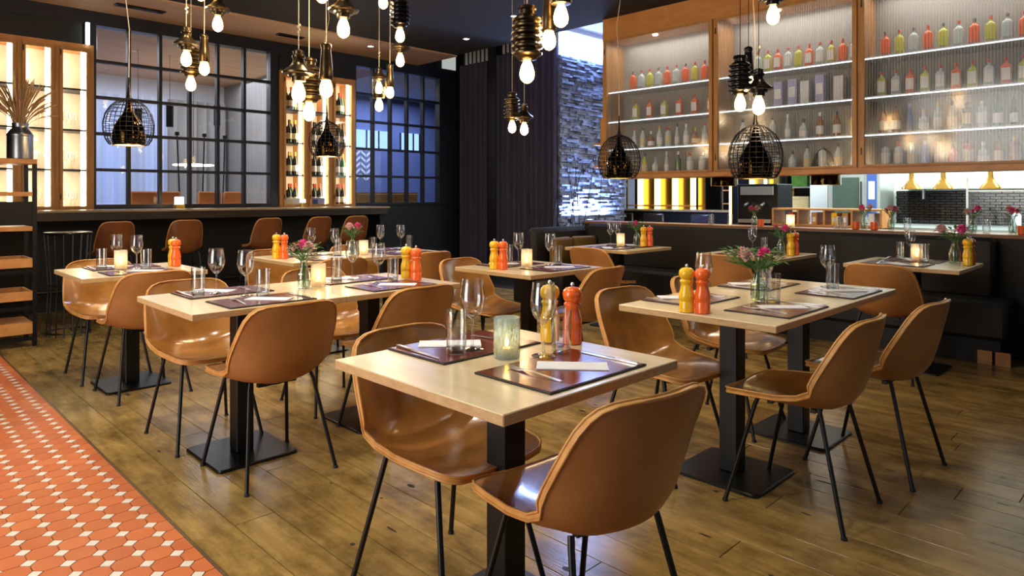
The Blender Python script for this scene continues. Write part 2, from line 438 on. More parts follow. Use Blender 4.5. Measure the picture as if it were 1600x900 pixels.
# window wall (Y = 8.7): navy frame
WY = 8.7
struct('wall_bar', MB().box(-2.6, 7.4, WY, WY + 0.12, 0.0, 1.10), 'navy', 'navy low wall below the interior windows')
struct('trim_2', MB().box(-2.6, 7.4, WY - 0.04, WY + 0.12, 3.15, CEIL - 0.02), 'navy_frame', 'navy beam above the interior windows')
def gridwindow(name, x0, x1, ncol, label, zs=(1.14, 1.533, 1.94, 2.349, 2.756, 3.15), post0=0.05, post1=0.05):
    fr = MB(); fr.box(x0, x0 + post0, WY - 0.03, WY + 0.09, 1.10, 3.15); fr.box(x1 - post1, x1, WY - 0.03, WY + 0.09, 1.10, 3.15)
    fr.box(x0 + post0, x1 - post1, WY - 0.025, WY + 0.085, 1.10, 1.14)
    wn = tag(fr.build(name, 'navy_frame'), label, None, None, 'structure')
    a, b = x0 + post0, x1 - post1; cw = (b - a) / ncol
    for i in range(1, ncol):
        MB().box(a + i * cw - 0.017, a + i * cw + 0.017, WY - 0.015, WY + 0.06, 1.14, 3.15).build('mullion', 'navy_frame', wn)
    for z in zs[1:-1]:
        MB().box(a, b, WY - 0.012, WY + 0.055, z - 0.017, z + 0.017).build('glazing_bar', 'navy_frame', wn)
    for i in range(ncol):
        for j in range(len(zs) - 1):
            MB().box(a + i * cw + 0.017, a + (i + 1) * cw - 0.017, WY + 0.018, WY + 0.024, zs[j] + 0.017, zs[j + 1] - 0.017).build('pane', 'pane', wn)
gridwindow('window_1', 2.02, 4.20, 6, 'large navy grid window into the far dining room', post0=0.03, post1=0.12)
gridwindow('window_2', 5.36, 7.0, 5, 'navy grid window with blue hall behind, next to the wine cabinet', post0=0.03, post1=0.05)
struct('wall_navy', MB().box(7.0, 7.45, WY - 0.02, WY + 0.12, 1.10, 3.15), 'navy', 'dark navy wall panel beside the grid window')
struct('wall_transom', MB().box(6.5, 7.45, WY, WY + 0.1, 3.3, 3.75), 'navy', 'navy wall above the navy panel')
struct('window_3', MB().box(7.02, 7.3, WY - 0.02, WY, 3.33, 3.62), 'transom_glow', 'small pale transom window above the navy panel')
# left run of the wall above cabinets
struct('wall_upper', MB().box(-2.6, 2.02, WY - 0.03, WY + 0.05, 2.91, 3.16), 'navy', 'navy panels above the lit glass cabinets')
struct('wall_left', MB().box(-2.6, 1.0, WY - 0.02, WY + 0.1, 1.1, 2.91), 'navy', 'navy wall left of the lit glass cabinets')

# side wall with curtain (X = 7.4), stone wall (Y = 6.45)
struct('wall_curtain', MB().box(7.46, 7.6, 6.6, WY + 0.1, 0, 3.75), 'wall_dark', 'dark wall behind the long curtain')
struct('wall_stone', MB().box(7.46, 9.0, 6.545, 6.7, 0, 3.75), 'plaster_white', 'white wall carrying the stone cladding')
sb = MB(); rs = random.Random(5)
z = 0.3
while z < 3.28:
    hh = rs.choice((0.022, 0.03, 0.038)); xx = 7.41
    while xx < 8.98:
        ll = rs.uniform(0.08, 0.28); x1 = min(xx + ll, 9.0)
        d = rs.uniform(0.0, 0.075)
        sb.box(xx + 0.001, x1 - 0.002, 6.50 - d, 6.54, z + 0.001, z + hh - 0.002)
        xx = x1
    z += hh
t = tag(sb.build('stone_cladding', 'stone', None), 'stacked slate ledge-stone wall washed in cold light', 'stone wall', None, 'stuff')
add_light('wall_washer', 'AREA', (8.0, 6.37, 0.95), 120, (0.32, 0.48, 1.0), 1.0, 0.06, (R(177), 0, 0))
add_light('cove_light', 'AREA', (8.1, 6.36, 3.70), 95, (0.34, 0.50, 1.0), 1.2, 0.06, (R(-4), 0, 0))
t = thing('uplight', 'glowing floor uplight at the foot of the stone wall', 'uplight', (7.95, 6.36, 0.88))
MB().lathe([(0.05, -0.2), (0.055, 0.0), (0.045, 0.005)], 16).build('housing', 'black_metal', t, True)
MB().lathe([(0.042, 0.004), (0.03, 0.012)], 16).build('lens', 'led_white', t)
MB().box(-0.5, 0.5, -0.1, 0.1, -0.88, -0.2).build('pedestal', 'bench_base', t)

# back rooms: simple shells
struct('floor_far', MB().box(6.6, 14.0, -2.4, 8.6, -0.06, -0.003), 'bench_base', 'dark floor of kitchen and lounge')
struct('wall_far_dining', MB().box(-2.6, 5.9, 13.0, 13.2, 0, CEIL), 'plaster_white', 'pale end wall of the far dining room')
struct('wall_blue_hall', MB().box(5.3, 11.0, 11.9, 12.1, 0, CEIL), 'blue_wall', 'blue lit hall wall seen through the grid window')
struct('wall_hall_side', MB().box(5.2, 5.26, 9.6, 13.0, 0, CEIL), 'curtain_grey', 'partition between far dining room and blue hall')
struct('wall_far_side', MB().box(10.8, 11.0, WY + 0.1, 11.9, 0, CEIL), 'wall_dark', 'dark end wall of the blue hall')
struct('ceiling_hall', MB().box(6.5, 11.0, WY + 0.12, 12.0, CEIL - 0.02, CEIL + 0.1), 'plaster_white', 'pale ceiling of the blue hall')
struct('floor_hall', MB().box(6.6, 11.0, 8.6, 12.0, -0.06, -0.003), 'bench_base', 'dark floor of the blue hall')
struct('wall_hall_near', MB().box(7.45, 11.0, WY, WY + 0.1, 0, CEIL), 'wall_dark', 'dark wall closing the hall behind the curtains')
struct('wall_far_lounge', MB().box(11.6, 11.8, -2.4, 8.0, 0, 3.75), 'wall_dark', 'dark back wall of the lounge and kitchen')
# walls behind the photographer, with shop-front openings
m = MB(); m.box(-2.75, -2.6, -2.4, -0.1, 0, CEIL); m.box(-2.75, -2.6, 5.3, 14, 0, CEIL); m.box(-2.75, -2.6, -0.1, 5.3, 0, 0.45); m.box(-2.75, -2.6, -0.1, 5.3, 2.85, CEIL)
for yy in (1.2, 2.5, 3.9): m.box(-2.72, -2.63, yy, yy + 0.07, 0.45, 2.85)
struct('wall_shopfront', m, 'wall_dark', 'shop-front wall with tall daylight windows')
m = MB(); m.box(-2.6, -0.6, -2.55, -2.4, 0, CEIL); m.box(4.6, 14, -2.55, -2.4, 0, CEIL); m.box(-0.6, 4.6, -2.55, -2.4, 0, 0.5); m.box(-0.6, 4.6, -2.55, -2.4, 2.8, CEIL)
for xx in (0.7, 2.0, 3.3): m.box(xx, xx + 0.07, -2.52, -2.43, 0.5, 2.8)
struct('wall_street', m, 'wall_dark', 'street wall with daylight windows behind the photographer')

# curtain
def curtain(name, label, p0, p1, z0, z1, amp, pitch, mat, parent=None, cat='curtain'):
    p0, p1 = Vector(p0), Vector(p1); L = (p1 - p0).length; dr_ = (p1 - p0).normalized(); nrm = Vector((-dr_.y, dr_.x))
    n = max(8, int(L / pitch * 8)); m = MB(); rows = []
    for z in (z0, (z0 + z1) / 2, z1):
        r = []
        for i in range(n + 1):
            s_ = L * i / n
            a = amp * (math.sin(2 * math.pi * s_ / pitch) + 0.35 * math.sin(2 * math.pi * s_ / pitch * 0.37 + 1))
            q = p0 + dr_ * s_ + nrm * a
            r.append((q.x, q.y, z))
        rows.append(r)
    back = [[(x + nrm.x * 0.004, y + nrm.y * 0.004, z) for x, y, z in r] for r in rows]
    m.loft(rows, closed=False); m.loft(back, closed=False)
    o = m.build(name, mat, parent, True)
    if not parent: tag(o, label, cat)
    return o
curtain('curtain', 'floor-length dark plum curtain hanging beside the stone wall', (7.38, 6.5), (7.38, 7.75), 0.02, 3.45, 0.04, 0.12, 'curtain')
curtain('curtain', 'narrow dark plum curtain hanging next to the navy panel', (7.38, 7.98), (7.38, 8.64), 0.02, 3.4, 0.04, 0.12, 'curtain')
struct('trim_3', MB().box(7.36, 7.42, 7.77, 7.96, 0, 3.72), 'navy', 'dark post between the two plum curtains')
for a, b, c in ((6.7, 7.7, 3.45), (8.0, 8.6, 3.42)):
    t = thing('transom_window', 'pale slatted transom above the %s' % ('wide plum curtain' if a < 7 else 'narrow plum curtain'), 'window', (7.44, a, c), 0, 'transom windows')
    MB().box(-0.01, 0.0, 0, b - a, 0, 0.28).build('pane', 'plaster_white', t)
    n = int((b - a) / 0.09)
    for q in range(n + 1): MB().box(-0.03, -0.011, q * (b - a) / n - 0.008, q * (b - a) / n + 0.008, 0, 0.28).build('slat', 'black_metal', t)

# ================================================================== BAR COUNTER
t = thing('bar_counter', 'long dark timber bar counter with pale top below the windows', 'bar counter', (1.0, 8.0, 0))
MB().box(0, 4.52, 0, 0.69, 1.068, 1.09, 0.003).build('counter_top', 'bar_top', t)
MB().box(0.02, 4.50, 0.02, 0.10, 0.985, 1.068).build('apron', 'bar_wood', t)
MB().box(0.02, 4.50, 0.62, 0.69, 0.0, 1.068).build('back_panel', 'bench_base', t)
MB().box(4.42, 4.50, 0.10, 0.62, 0.0, 1.068).build('end_panel', 'navy', t)
MB().box(0.02, 0.10, 0.10, 0.62, 0.0, 1.068).build('end_panel', 'navy', t)
MB().tube([(0.1, 0.5, 0.22), (4.42, 0.5, 0.22)], 0.02, 8).build('foot_rail', 'black_metal', t, True)
c = thing('candle_holder', 'small lit white candle block on the bar counter', 'candle', (2.82, 8.35, 1.09))
MB().box(-0.05, 0.05, -0.05, 0.05, 0.0, 0.05, 0.004).build('base', 'cap_gold', c)
MB().lathe([(0.048, 0.05), (0.048, 0.13), (0.04, 0.135)], 16).build('candle', 'lamp_white', c, True)
c = thing('candle_holder', 'small lit candle on the bar counter beside the wine cabinet', 'candle', (4.35, 8.3, 1.09))
MB().lathe([(0.04, 0.0), (0.042, 0.06)], 16).build('base', 'cap_gold', c, True)
MB().lathe([(0.036, 0.06), (0.036, 0.10), (0.03, 0.105)], 16).build('candle', 'lamp_white', c, True)

# ================================================================== LIT CABINETS IN THE WINDOW WALL
SZ = (1.095, 1.53, 1.97, 2.42)
def lit_cabinet(name, label, x0, x1, ztop, ncol, ledside):
    t = thing(name, label, 'cabinet', (x0, WY, 0))
    W_ = x1 - x0; D0, D1 = -0.06, 0.32
    for xx in (0.0, W_ - 0.045): MB().box(xx, xx + 0.045, D0, D1, 1.09, ztop).build('side_panel', 'cab_wood_v', t)
    MB().box(0.045, W_ - 0.045, D0, D1, ztop - 0.05, ztop).build('top_panel', 'cab_wood', t)
    MB().box(0.045, W_ - 0.045, D0, D1, 1.09, 1.10).build('bottom_panel', 'cab_wood', t)
    MB().box(0.045, W_ - 0.045, D1 - 0.008, D1 - 0.002, 1.10, ztop - 0.05).build('back_panel', 'cab_bounce', t)  # pale back added to catch the strip light and make the interior glow
    cw = (W_ - 0.045) / ncol
    for i in range(1, ncol): MB().box(i * cw - 0.0, i * cw + 0.05, D0, D1, 1.10, ztop - 0.05).build('divider', 'cab_wood_v', t)
    for i in range(ncol):
        a = i * cw + 0.05; b = (i + 1) * cw - 0.003
        if i == 0: a = 0.045
        for z in SZ[1:]: MB().box(a, b, D0 + 0.04, D1 - 0.01, z - 0.02, z).build('shelf', 'navy_frame', t)
        dz = ztop - 0.05
        d = MB().box(a, a + 0.03, D0 - 0.025, D0, 1.10, dz).box(b - 0.03, b, D0 - 0.025, D0, 1.10, dz).box(a + 0.03, b - 0.03, D0 - 0.025, D0, dz - 0.04, dz).box(a + 0.03, b - 0.03, D0 - 0.025, D0, 1.10, 1.125).build('door', 'cab_wood_v', t)
        MB().box(a + 0.03, b - 0.03, D0 - 0.014, D0 - 0.010, 1.125, dz - 0.04).build('pane', 'pane', d)
        for zz in (1.2, dz - 0.1): MB().box(a + 0.002, a + 0.012, D0 - 0.034, D0 - 0.025, zz, zz + 0.06).build('hinge', 'black_metal', d)
        ls = b - 0.05 if ledside > 0 else a + 0.03
        MB().box(ls - 0.012, ls + 0.026, 0.0, 0.02, 1.11, dz - 0.02).build('led_strip', 'led_warm', t)
        MB().box(a + 0.03, a + 0.06, 0.27, 0.28, 1.11, dz - 0.02).build('led_strip', 'led_warm', t)
    return t, cw
lit_cabinet('glass_cabinet', 'tall oak display cabinet with lit wine glasses behind the milk can', 0.98, 2.02, 2.91, 3, 1)
lit_cabinet('wine_cabinet', 'tall oak cabinet of backlit wine bottles between the grid windows', 4.20, 5.36, 2.93, 3, 1)
struct('wall_wine_head', MB().box(4.20, 5.36, WY - 0.05, WY + 0.05, 2.93, 3.15), 'navy', 'navy panel above the wine cabinet')
t = thing('light_tube', 'vertical white light tube on navy panel above the display cabinet', 'lamp', (1.955, WY - 0.05, 2.90))
MB().box(-0.028, 0.028, -0.012, 0.02, 0.0, 0.26, 0.004).build('housing', 'black_metal', t)
MB().tube([(0, -0.03, 0.01), (0, -0.03, 0.25)], 0.02, 10).build('tube', 'tube_white', t, True)

# wine bottles
def revolve(name, prof, mat, n=14): return MB().lathe(prof, n).mesh(name, mat, True, 50)
wb_body = {m_: revolve('body', [(0.03, 0), (0.037, 0.004), (0.037, 0.185), (0.03, 0.215), (0.016, 0.24), (0.0145, 0.27)], m_, 12) for m_ in ('bottle_dark', 'bottle_green', 'bottle_amber')}
wb_caps = {m_: revolve('capsule', [(0.0150, 0.258), (0.0155, 0.31), (0.013, 0.314)], m_, 10) for m_ in ('cap_red', 'bottle_dark', 'cap_gold')}
wb_lab = {m_: MB().lathe([(0.0374, 0.05), (0.0374, 0.13)], 12, c0=False, c1=False).mesh('label', m_, True) for m_ in ('label_white', 'label_cream')}
rw = random.Random(11)
cwn = (5.36 - 4.20 - 0.045) / 3
for i in range(3):
    for j, z in enumerate(SZ):
        n = (5, 5, 5, 4)[j]
        for q in range(n):
            if j == 3 and i == 1: continue
            xx = 4.20 + i * cwn + 0.10 + q * (cwn - 0.19) / (n - 1)
            cm = 'cap_red' if j in (0, 3) else rw.choice(('bottle_dark', 'bottle_dark', 'cap_gold'))
            cn = {'cap_red': 'red-capped', 'bottle_dark': 'black-capped', 'cap_gold': 'gold-capped'}[cm]
            t = thing('wine_bottle', '%s wine bottle, %s in the %s column, %s shelf of wine cabinet' % (cn, ORD[q], ORD[i], ('bottom', 'second', 'third', 'top')[j]),
                      'bottle', (xx, WY + 0.07 + 0.03 * (q % 2), z + 0.001), 0, 'wine bottles in the lit cabinet')
            obj('body', wb_body[rw.choice(('bottle_dark', 'bottle_dark', 'bottle_green'))], t)
            obj('capsule', wb_caps[cm], t)
            obj('label', wb_lab[rw.choice(('label_white', 'label_cream'))], t)
for i, xx in ((0, 4.40), (1, 4.78)):
    t = thing('wine_crate', ('white' if i == 0 else 'blue') + ' printed wine box on bottom shelf of the wine cabinet', 'box', (xx, WY - 0.035, 1.101), 0, 'wine boxes')
    MB().box(-0.10, 0.10, 0, 0.06, 0, 0.11, 0.003).build('carton', 'box_white' if i == 0 else 'box_lilac', t)
    MB().box(-0.09, -0.01, -0.002, 0, 0.02, 0.09).build('print', 'panel_blue' if i else 'label_cream', t)
# stemware in the left cabinet
sg = MB().lathe([(0.03, 0), (0.004, 0.006), (0.004, 0.08), (0.02, 0.095), (0.036, 0.13), (0.028, 0.20)], 12, c1=False).mesh('bowl', 'glass', True, 60)
cgl = (2.02 - 0.98 - 0.045) / 3
for i in (1, 2):
    for j in (0, 1, 2):
        for q in range(4):
            o = obj('wine_glass', sg, None, (0.98 + i * cgl + 0.10 + q * (cgl - 0.2) / 3, WY + 0.09 + 0.05 * (q % 2), SZ[j] + 0.006))
            tag(o, 'clear wine glass, %s in the %s column, %s shelf of the display cabinet' % (ORD[q], 'middle' if i == 1 else 'last', ('bottom', 'second', 'third')[j]), 'glass', 'glasses in the display cabinet')

# ================================================================== SHELF RACK BY THE BAR
t = thing('shelf_rack', 'black steel rack with oak shelves standing by the bar', 'shelf', (0.40, 6.74, 0))
for xx in (0.0, 0.735):
    for yy in (0.0, 0.36): MB().box(xx, xx + 0.03, yy, yy + 0.03, 0, 1.52 if xx == 0 or yy == 0 else 1.5).build('post', 'black_metal', t)
MB().box(-0.01, 0.765, -0.01, 0.40, 1.50, 1.54, 0.003).build('shelf', 'cab_wood', t)
for z, th in ((1.24, 0.03), (0.955, 0.03), (0.11, 0.09)): MB().box(0.03, 0.735, 0.005, 0.385, z - 0.005, z + th).build('shelf', 'cab_wood', t)
MB().box(0.03, 0.735, 0.008, 0.02, 1.0, 1.19).build('back_panel', 'black_metal', t)
for z in (0.65, 0.38):
    b = MB().box(0.03, 0.735, 0.005, 0.025, z, z + 0.075).box(0.03, 0.735, 0.365, 0.385, z, z + 0.075).box(0.03, 0.05, 0.025, 0.365, z, z + 0.075).box(0.715, 0.735, 0.025, 0.365, z, z + 0.075).box(0.05, 0.715, 0.025, 0.365, z, z + 0.012).build('tray', 'cab_wood', t)
for z in (0.05, 0.30, 0.60):
    MB().box(0.03, 0.735, 0.0, 0.02, z, z + 0.03).build('cross_bar', 'black_metal', t)
mc = thing('milk_can', 'brushed steel milk can holding dried pampas grass on the rack', 'vase', (1.075, 6.90, 1.541))
MB().lathe([(0.085, 0), (0.092, 0.006), (0.092, 0.20), (0.085, 0.225), (0.058, 0.26), (0.056, 0.275), (0.062, 0.30), (0.055, 0.302), (0.05, 0.28), (0.05, 0.1)], 24, c1=False).build('can', 'brushed', mc, True)
MB().lathe([(0.0925, 0.19), (0.096, 0.20), (0.0925, 0.21)], 24, c0=False, c1=False).build('band', 'brushed', mc, True)
pg = thing('dried_grass', 'beige dried pampas plumes fanning out of the steel milk can', 'dried flowers', (1.075, 6.90, 1.78))
rg = random.Random(2)
for q in range(84):
    a = rg.uniform(0, 6.28); sp = rg.uniform(0.02, 0.27); hh = rg.uniform(0.30, 0.52) - sp * 0.35
    pts = [(0.02 * math.cos(a), 0.02 * math.sin(a), 0)] + [(math.cos(a) * (0.02 + sp * (s_ ** 1.5)), math.sin(a) * (0.02 + sp * (s_ ** 1.5)), hh * s_ - 0.09 * sp / 0.27 * s_ ** 3) for s_ in (0.35, 0.55, 0.7, 0.82, 0.93, 1.0)]
    MB().tube(pts, [0.0016, 0.0016, 0.003, 0.0068, 0.0075, 0.005, 0.001], 5).build('plume', 'pampas', pg, True)
t = thing('wire_stool', 'black wire-rod drum stool tucked below the end of the bar', 'stool', (1.46, 7.10, 0))
for q in range(16):
    a = q * math.pi / 8
    MB().tube([(0.17 * math.cos(a), 0.17 * math.sin(a), 0.0), (0.15 * math.cos(a), 0.15 * math.sin(a), 0.45), (0.18 * math.cos(a), 0.18 * math.sin(a), 0.90)], 0.006, 6).build('rod', 'black_metal', t, True)
for z, rr in ((0.03, 0.17), (0.45, 0.15)): MB().tube([(rr * math.cos(a * 0.2618), rr * math.sin(a * 0.2618), z) for a in range(24)], 0.007, 6, closed=True).build('ring', 'black_metal', t, True)
MB().lathe([(0.185, 0.895), (0.19, 0.905), (0.185, 0.915)], 24).build('top', 'cap_black', t, True)

# ================================================================== CHAIRS
def shell(dz=0.0):
    prof = [(0.250, .434, .12), (0.244, .436, .17), (0.228, .437, .198), (0.20, .436, .214), (.12, .428, .228), (.02, .418, .238), (-.07, .414, .244), (-.14, .422, .248), (-.185, .446, .250),
            (-.213, .486, .250), (-.232, .54, .248), (-.248, .60, .242), (-.26, .655, .234), (-.27, .702, .222), (-.277, .735, .205), (-.281, .757, .18), (-.283, .770, .142), (-.284, .776, .085)]
    lift = [.004, .006, .01, .016, .03, .046, .066, .086, .10, .104, .10, .086, .07, .056, .044, .034, .022, .008]
    N = 18; rows = []
    n = len(prof)
    for k in range(n):
        y, z, w_ = prof[k]; w_ *= 0.96
        y0, z0, _ = prof[max(k - 1, 0)]; y1, z1, _ = prof[min(k + 1, n - 1)]
        ty, tz = y1 - y0, z1 - z0; l = math.hypot(ty, tz); ny, nz = tz / l, -ty / l   # towards the sitter
        rows.append([(w_ * (-1 + 2 * i / N), y + ny * lift[k] * abs(-1 + 2 * i / N) ** 2.3, z + dz + nz * lift[k] * abs(-1 + 2 * i / N) ** 2.3, ny, nz) for i in range(N + 1)])
    th = 0.0085
    inner = [[(x, y + ny * th, z + nz * th) for x, y, z, ny, nz in r] for r in rows]
    outer = [[(x, y - ny * th, z - nz * th) for x, y, z, ny, nz in r] for r in rows]
    def loop(g, o=0):
        return [g[0][i] for i in range(N + 1)] + [g[k][N] for k in range(1, n)] + [g[n - 1][i] for i in range(N - 1, -1, -1)] + [g[k][0] for k in range(n - 2, 0, -1)]
    li, lo = loop(inner), loop(outer)
    body = MB(); body.loft(inner, closed=False)
    out = MB(); out.loft(outer, closed=False)
    rim = MB()
    mid = [tuple((Vector(a) + Vector(b)) / 2) for a, b in zip(li, lo)]
    rim.loft([li, lo])
    p1 = MB().tube(li, 0.004, 6, closed=True); p2 = MB().tube(lo, 0.004, 6, closed=True)
    rim.add(p1.v, p1.f); rim.add(p2.v, p2.f)
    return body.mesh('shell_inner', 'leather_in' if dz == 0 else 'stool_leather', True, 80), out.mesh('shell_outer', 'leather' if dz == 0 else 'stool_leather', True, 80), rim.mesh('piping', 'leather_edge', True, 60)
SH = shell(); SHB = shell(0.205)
def leg_mesh(sx, sy, top, fx, fy, r=0.0088):
    return MB().tube([(sx * 0.142, sy * 0.118, top + 0.038), (sx * 0.150, sy * 0.128, top + 0.01), (sx * fx, sy * fy, 0.004)], [r, r, r], 8).mesh('leg', 'black_metal', True, 60)
LEGS = [leg_mesh(sx, sy, 0.392, 0.207, 0.228) for sx in (-1, 1) for sy in (-1, 1)]
BLEGS = [leg_mesh(sx, sy, 0.597, 0.19, 0.19) for sx in (-1, 1) for sy in (-1, 1)]
GLIDE = MB().lathe([(0.011, 0), (0.011, 0.008), (0.008, 0.012)], 10).mesh('glide', 'rubber', True)
FRAME = MB().box(-0.09, 0.09, -0.085, -0.065, 0.394, 0.409).box(-0.09, 0.09, 0.085, 0.105, 0.396, 0.415).box(-0.012, 0.012, -0.085, 0.085, 0.393, 0.408).mesh('under_frame', 'black_metal')
BFRAME = MB().box(-0.12, 0.12, -0.11, -0.09, 0.588, 0.607).box(-0.12, 0.12, 0.09, 0.11, 0.588, 0.607).box(-0.012, 0.012, -0.09, 0.09, 0.589, 0.605).mesh('under_frame', 'black_metal')
FOOTR = MB().tube([(0.185 * a, 0.185 * b, 0.24) for a, b in ((-1, -1), (1, -1), (1, 1), (-1, 1))], 0.008, 8, closed=True).mesh('foot_rest', 'black_metal', True)
GL = [(sx * 0.207, sy * 0.228) for sx in (-1, 1) for sy in (-1, 1)]
def chair(x, y, rz, label):
    t = thing('dining_chair', label, 'chair', (x, y, 0), rz, 'tan leather dining chairs')
    s_ = obj('seat_shell', SH[0], t); obj('outer_shell', SH[1], s_); obj('piping', SH[2], s_)
    obj('under_frame', FRAME, t)
    for i in range(4):
        l = obj('leg', LEGS[i], t); obj('glide', GLIDE, l, (GL[i][0], GL[i][1], 0.0))
def stool(x, y, rz, label):
    t = thing('bar_stool', label, 'bar stool', (x, y, 0), rz, 'tan leather bar stools')
    s_ = obj('seat_shell', SHB[0], t); obj('outer_shell', SHB[1], s_); obj('piping', SHB[2], s_)
    s_.scale = (0.74, 0.85, 1.0)
    obj('under_frame', BFRAME, t); obj('foot_rest', FOOTR, t)
    for i in range(4): obj('leg', BLEGS[i], t)
PI = math.pi
chair(1.39, 1.69, PI + R(1), 'tan leather chair on the far side of the frontmost table, seat showing')
chair(1.39, 1.14, R(-8), 'tan leather chair on the near side of the frontmost table, back showing')
chair(1.395, 2.98, R(1), 'tan chair with back showing at the tile end of the double table')
chair(2.12, 3.02, R(2), 'tan chair with back showing at the inner end of the tile-side double table')
chair(1.345, 3.62, PI, 'tan chair with seat showing at the tile end of the double table')
chair(2.10, 3.66, PI + R(-3), 'tan chair half hidden behind the inner end of tile-side double table')
chair(1.37, 4.70, R(2), 'tan chair with back showing at the small table by the shelf rack')
chair(1.33, 5.32, PI, 'tan chair on the bar side of the small table by the shelf rack')
chair(2.66, 4.68, R(-2), 'tan chair before the grinder end of the bar-side double table')
chair(3.46, 4.66, R(3), 'tan chair before the empty end of the bar-side double table')
chair(2.62, 5.34, PI, 'tan chair on the bar side of the double table, behind the pink flower')
chair(3.40, 5.34, PI + R(2), 'tan chair on the bar side of the double table, empty end')
chair(3.52, 2.92, R(4), 'tan chair with back showing at the single table before the curtain')
chair(3.24, 3.55, PI + R(4), 'tan chair with shiny seat behind the single table before the curtain')
chair(2.765, 1.12, R(1), 'tan chair with glossy seat at near end of the double table before the bench')
chair(3.41, 1.05, R(-3), 'tan chair at bench end of the double table, back showing')
chair(2.74, 1.76, PI + R(-5), 'tan chair behind the yellow and orange grinders of the double table')
chair(3.46, 1.80, PI + R(3), 'tan chair mostly hidden behind the vase on the double table')
chair(4.98, 3.82, R(-90), 'tan chair facing the bench corner table')
chair(5.14, 2.62, R(-90), 'tan chair at the middle bench table, behind the green foliage')
chair(5.18, 1.50, R(-90), 'tan chair at the bench table beside the kitchen counter end')
for i, (sx, lb) in enumerate(((1.95, 'dim bar stool at the bar beside the shelf rack end'), (2.63, 'tan bar stool below the white candle on the bar'), (3.52, 'tan bar stool below the grid window post'), (4.16, 'tan bar stool below the first wine column'), (4.70, 'tan bar stool below the last wine column'))):
    stool(sx, 7.72, R((3, -4, 2, 5, -3)[i]), lb)

# ================================================================== TABLES
TT = 0.72
TOP = MB().box(-TT / 2 + 0.0008, TT / 2 - 0.0008, -TT / 2, TT / 2, 0.722, 0.75, 0.0025)
top_me = TOP.mesh('table_top', 'oak_top'); top_me.materials.append(MATS['oak_edge'])
for p in top_me.polygons:
    if abs(p.normal.z) < 0.5: p.material_index = 1
post_me = MB().box(-0.042, 0.042, -0.042, 0.042, 0.014, 0.71, 0.004).mesh('post', 'black_metal')
def rrect(hx, hy, r, n=5):
    o = []
    for cx, cy, a0 in ((hx - r, hy - r, 0), (-hx + r, hy - r, 90), (-hx + r, -hy + r, 180), (hx - r, -hy + r, 270)):
        for i in range(n + 1):
            a = R(a0 + 90 * i / n); o.append((cx + r * math.cos(a), cy + r * math.sin(a)))
    return o
b0 = rrect(0.192, 0.205, 0.025); b1 = rrect(0.187, 0.20, 0.025)
base_me = MB().loft([[(x, y, 0.001) for x, y in b0], [(x, y, 0.010) for x, y in b0], [(x, y, 0.014) for x, y in b1]], True, True).mesh('base_plate', 'black_plate')
brk_me = MB().box(-0.16, 0.16, -0.03, 0.03, 0.708, 0.722).box(-0.03, 0.03, -0.16, 0.16, 0.7085, 0.7215).mesh('top_bracket', 'black_metal')
def table(x, y, label):
    t = thing('dining_table', label, 'table', (x, y, 0), 0, 'oak pedestal tables')
    parts(t, [('table_top', top_me), ('top_bracket', brk_me), ('post', post_me), ('base_plate', base_me)])
table(1.405, 1.44, 'frontmost square oak table on a black pedestal')
table(1.385, 3.25, 'oak table at the tile end of the double table')
table(2.105, 3.25, 'oak table with vase and candle joined to the tile-end one')
table(1.37, 4.95, 'small oak table beside the shelf rack')
table(2.70, 4.97, 'oak table with orange grinders, before the bar stools')
table(3.42, 4.97, 'oak table joined to the one with grinders before the bar stools')
table(3.36, 3.22, 'single oak table before the plum curtain')
table(5.28, 3.88, 'oak table in the bench corner under a cage lamp')
table(5.50, 2.61, 'middle oak table along the bench')
table(5.53, 1.44, 'oak table along the bench with single tall vase, by the counter end')
table(2.84, 1.46, 'oak table with paired grinders at near end of the double table')
table(3.56, 1.46, 'oak table forming the bench end of the double table')

# ------------------------------------------------------------------ tableware meshes
GR = [(0.026, 0), (0.0315, 0.003), (0.0315, 0.048), (0.030, 0.052), (0.030, 0.055), (0.0315, 0.058), (0.0325, 0.075), (0.031, 0.092), (0.026, 0.112), (0.0235, 0.126), (0.0245, 0.138), (0.0285, 0.145), (0.0285, 0.150), (0.024, 0.154), (0.0235, 0.158)]
GH = [(0.0225, 0.158), (0.027, 0.162), (0.0315, 0.174), (0.0325, 0.185), (0.030, 0.198), (0.022, 0.208), (0.010, 0.212)]
MW, MD = 0.41, 0.28
MAT_AT = []
def on_mat(x, y, z, r):
    if abs(z - 0.75) > 1e-6: return z
    for mx, my, hx, hy in MAT_AT:
        if abs(x - mx) < hx + r and abs(y - my) < hy + r: return 0.7568
    return z
GRM = {c_: (revolve('body', GR, 'grinder_' + c_, 20), revolve('head', GH, 'grinder_' + c_, 20)) for c_ in ('orange', 'yellow')}
GK = revolve('knob', [(0.004, 0.210), (0.004, 0.216), (0.007, 0.219), (0.006, 0.226), (0.002, 0.228)], 'steel', 10)
def grinder(x, y, col, label, z=0.75):
    t = thing('pepper_mill', label, 'pepper mill', (x, y, on_mat(x, y, z, 0.032) + 0.0003), random.uniform(0, 6), 'orange and yellow pepper mills'); t.scale = (1.0, 1.0, 0.88)
    obj('body', GRM[col][0], t); h_ = obj('head', GRM[col][1], t); obj('knob', GK, h_)
WG_B = MB().lathe([(0.0045, 0.095), (0.012, 0.100), (0.026, 0.115), (0.0365, 0.135), (0.0395, 0.152), (0.0385, 0.172), (0.0355, 0.195), (0.0325, 0.220), (0.0317, 0.2205), (0.0345, 0.195), (0.0372, 0.172), (0.0382, 0.152), (0.035, 0.136), (0.024, 0.117), (0.008, 0.104)], 20, c0=False, c1=True).mesh('bowl', 'glass', True, 60)
